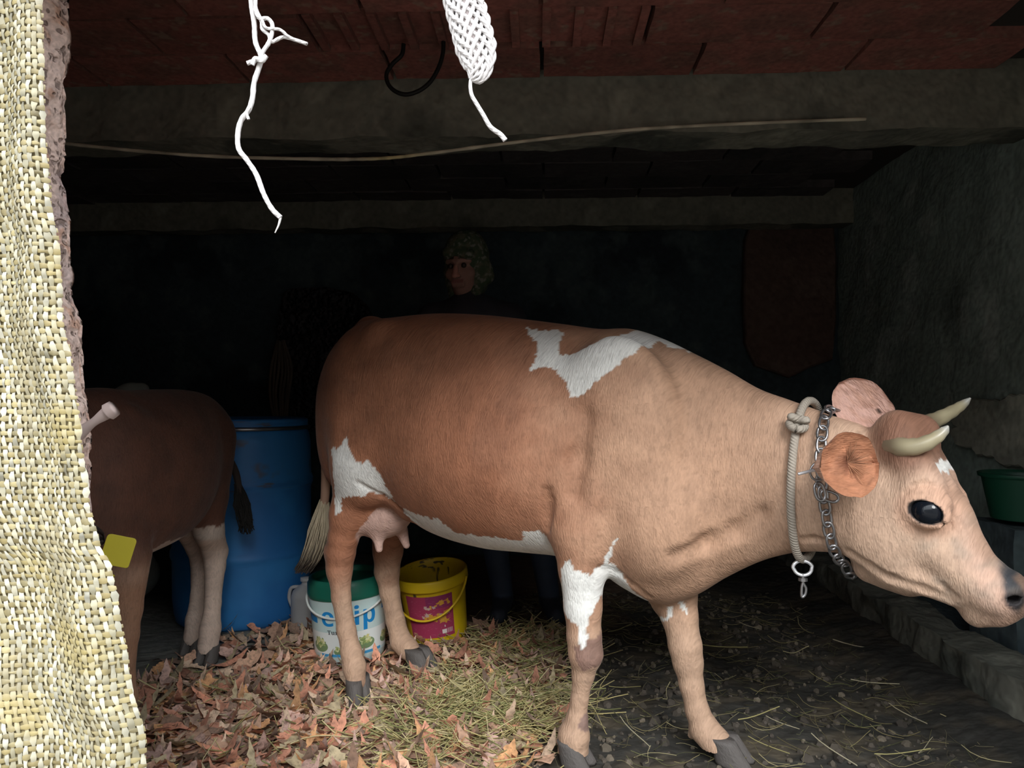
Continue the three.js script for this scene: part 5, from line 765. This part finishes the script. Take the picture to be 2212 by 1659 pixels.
{
  const r = rng(99), m4 = new THREE.Matrix4(), q4 = new THREE.Quaternion(), e4 = new THREE.Euler();
  const N = 2600; const inst = [leafGeos[0], leafGeos[2], leafGeos[5]].map((g) => { const m = shade(new THREE.InstancedMesh(g, std({ color: 0xffffff, map: leafTex, roughness: 0.85, side: THREE.DoubleSide }), N / 3 | 0)); return m; });
  const litter = thing('leaf_litter', 'deep layer of brown dry leaves covering the byre floor', 'leaves', [-0.6, 0, -2.3]); litter.userData.kind = 'stuff';
  inst.forEach((m) => { m.name = 'leaf_layer'; m.userData.kind = 'stuff'; litter.add(m); for (let i = 0; i < m.count; i++) { const [x, z] = leafSpot(r), s = 0.7 + r() * 0.8; e4.set((r() - 0.5) * 1.1, r() * 6.28, (r() - 0.5) * 1.1); m4.compose(new THREE.Vector3(x + 0.6, 0.003 + r() * 0.012 + floorHeight(x, z), z + 2.3), q4.setFromEuler(e4), new THREE.Vector3(s, s, s)); m.setMatrixAt(i, m4); const c = leafTones[Math.floor(r() * 9)], k = 0.5 + r() * 0.6; m.setColorAt(i, rgb(c[0] * k, c[1] * k, c[2] * k)); } });
  const taken = [];
  for (let i = 0; i < 290; i++) {
    let x, z; for (let k = 0; k < 40; k++) { [x, z] = leafSpot(r); if (taken.every(([a, c]) => Math.hypot(x - a, z - c) > 0.062)) break; } taken.push([x, z]);
    const s = 0.8 + r() * 0.75, shape = Math.floor(r() * 6), tone = Math.floor(r() * 9), m = shade(new THREE.Mesh(leafGeos[shape], leafMats[tone])); m.name = numbered('dry_leaf');
    m.position.set(x, 0.014 + r() * 0.012, z); m.rotation.set((r() - 0.5) * 0.9, r() * 6.28, (r() - 0.5) * 0.9); m.scale.setScalar(s); m.userData = { label: `${shape > 3 ? 'narrow' : 'broad'} ${['rust-brown', 'pinkish brown', 'dark russet', 'pale pinkish', 'orange-brown', 'olive-grey', 'dull brown', 'mauve-brown', 'blackish brown'][tone]} dry leaf on the litter ${z > -2.15 ? 'at the bottom of the picture' : x > -0.5 ? 'between the buckets and the cow' : 'below the heifer and barrel'}`, category: 'leaf', group: 'dry leaves on the byre floor' }; scene.add(m);
  }
}
{
  const r = rng(123), blade = (bend, L = 0.16, w = 0.0016) => { const pts = []; for (let i = 0; i <= 5; i++) { const a = i / 5 - 0.5; pts.push([a * L, bend * L * (a * a - 0.1) + 0.0, bend * 0.7 * L * a * a * a * 3]); } return sweep(pts, w, 4, { sub: 1, squash: 0.6 }); };
  const geos = [blade(0.1), blade(0.5), blade(-0.35), blade(0.8)], m4 = new THREE.Matrix4(), q4 = new THREE.Quaternion(), e4 = new THREE.Euler(), mt = std({ color: 0xffffff, roughness: 0.8 });
  const hay = thing('hay', 'loose yellow-green hay scattered between leaves and dark dung', 'hay', [0, 0, -2.2]); hay.userData.kind = 'stuff';
  const c0 = [-0.1857, 0, -2.3378], c1 = [-0.1071, 0, -2.902], c2 = [-0.2964, 0, -2.1125];
  for (const g of geos) {
    const n = 800, m = shade(new THREE.InstancedMesh(g, mt, n)); m.name = 'hay_layer'; m.userData.kind = 'stuff'; hay.add(m);
    for (let i = 0; i < n; i++) {
      let x, z; const p = r();
      if (p < 0.55) { const c = p < 0.3 ? c0 : p < 0.42 ? c1 : c2, a = r() * 6.28, q = Math.sqrt(-2 * Math.log(1 - r() * 0.98)) * 0.13; x = c[0] + Math.cos(a) * q * 1.1; z = c[2] + Math.sin(a) * q; }
      else if (p < 0.72) { const l = leafSpot(r); x = l[0]; z = l[1]; } else { x = -0.2 + r() * 1.4; z = -1.75 - r() * 1.9; }
      const s = p < 0.72 ? 0.5 + r() * 0.8 : 0.2 + r() * 0.5; e4.set((r() - 0.5) * 0.5, r() * 6.28, (r() - 0.5) * 0.5); m4.compose(new THREE.Vector3(x, 0.008 + r() * (p < 0.55 ? 0.035 : 0.015), z + 2.2), q4.setFromEuler(e4), new THREE.Vector3(s, s, s)); m.setMatrixAt(i, m4);
      const k = p < 0.72 ? 0.85 + r() * 0.8 : 0.25 + r() * 0.6, c = r() < 0.5 ? [0.34, 0.29, 0.13] : r() < 0.5 ? [0.22, 0.23, 0.09] : [0.42, 0.37, 0.2]; m.setColorAt(i, rgb(c[0] * k, c[1] * k, c[2] * k));
    }
  }
  const clod = new THREE.DodecahedronGeometry(0.011, 0), cm = shade(new THREE.InstancedMesh(clod, std({ color: 0xffffff, roughness: 0.9 }), 1500)); cm.name = 'dung_crumbs'; cm.userData.kind = 'stuff'; hay.add(cm);
  for (let i = 0; i < 1500; i++) { const x = -0.15 + r() * 1.35, z = -1.75 - r() * 2, s = 0.3 + r() * r() * 1.6; e4.set(r() * 3, r() * 3, r() * 3); m4.compose(new THREE.Vector3(x, 0.002, z + 2.2), q4.setFromEuler(e4), new THREE.Vector3(s, s * 0.7, s)); cm.setMatrixAt(i, m4); const k = 0.5 + r(), c = r() < 0.7 ? [0.06, 0.05, 0.04] : [0.12, 0.1, 0.075]; cm.setColorAt(i, rgb(c[0] * k, c[1] * k, c[2] * k)); }
  // single straws that stand out on the dark dung
  const stem = blade(0.12, 0.2, 0.0021), bent = blade(0.45, 0.2, 0.0021), sm = [std({ color: rgb(0.5, 0.44, 0.24) }), std({ color: rgb(0.4, 0.36, 0.15) }), std({ color: rgb(0.55, 0.5, 0.34) })];
  const straws = [[0.3753, 0, -2.4166], [0.9017, 0, -2.575], [1.0682, 0, -2.5426], [0.3886, 0, -2.1725], [0.5903, 0, -2.0707], [1.1719, 0, -2.9075], [0.9137, 0, -2.8451], [0.6542, 0, -2.884], [1.0562, 0, -2.2944], [1.2017, 0, -2.2696], [0.9297, 0, -2.0473], [0.7531, 0, -2.0521], [1.1329, 0, -2.0316], [0.2506, 0, -2.4668], [0.2423, 0, -2.137], [-0.1372, 0, -2.7974], [-0.0015, 0, -2.2464], [-0.4101, -0, -2.1659], [-0.8993, 0, -2.0852], [-0.7258, 0, -2.0376], [-1.0049, 0, -2.2008], [-0.7485, -0, -2.5413], [0.6223, 0, -2.2747], [1.0094, 0, -2.0897], [0.2613, 0, -1.992], [0.9064, -0, -2.3199], [0.8253, 0, -3.1446], [1.0405, 0, -3.124], [0.2961, 0, -3.0902], [0.6709, -0, -2.215]];
  straws.forEach((p, i) => { const m = shade(new THREE.Mesh(i % 3 ? stem : bent, sm[i % 3])); m.name = numbered('straw'); m.position.set(p[0], 0.024, p[2]); m.rotation.set(0, r() * 3.14, (r() - 0.5) * 0.12); m.scale.setScalar(0.5 + r() * 0.6); m.userData = { label: `${['thick bent straw', 'olive straight straw', 'pale straight straw'][i % 3]} lying ${p[0] < 0 ? 'among the brown leaves' : p[0] < 0.55 ? 'between the front hooves of the cow' : p[2] > -2.3 ? 'on dark dung at the lower right' : 'on dark dung under the cow neck'}`, category: 'straw', group: 'loose straws on the byre floor' }; scene.add(m); });
}

renderer.render(scene, camera);
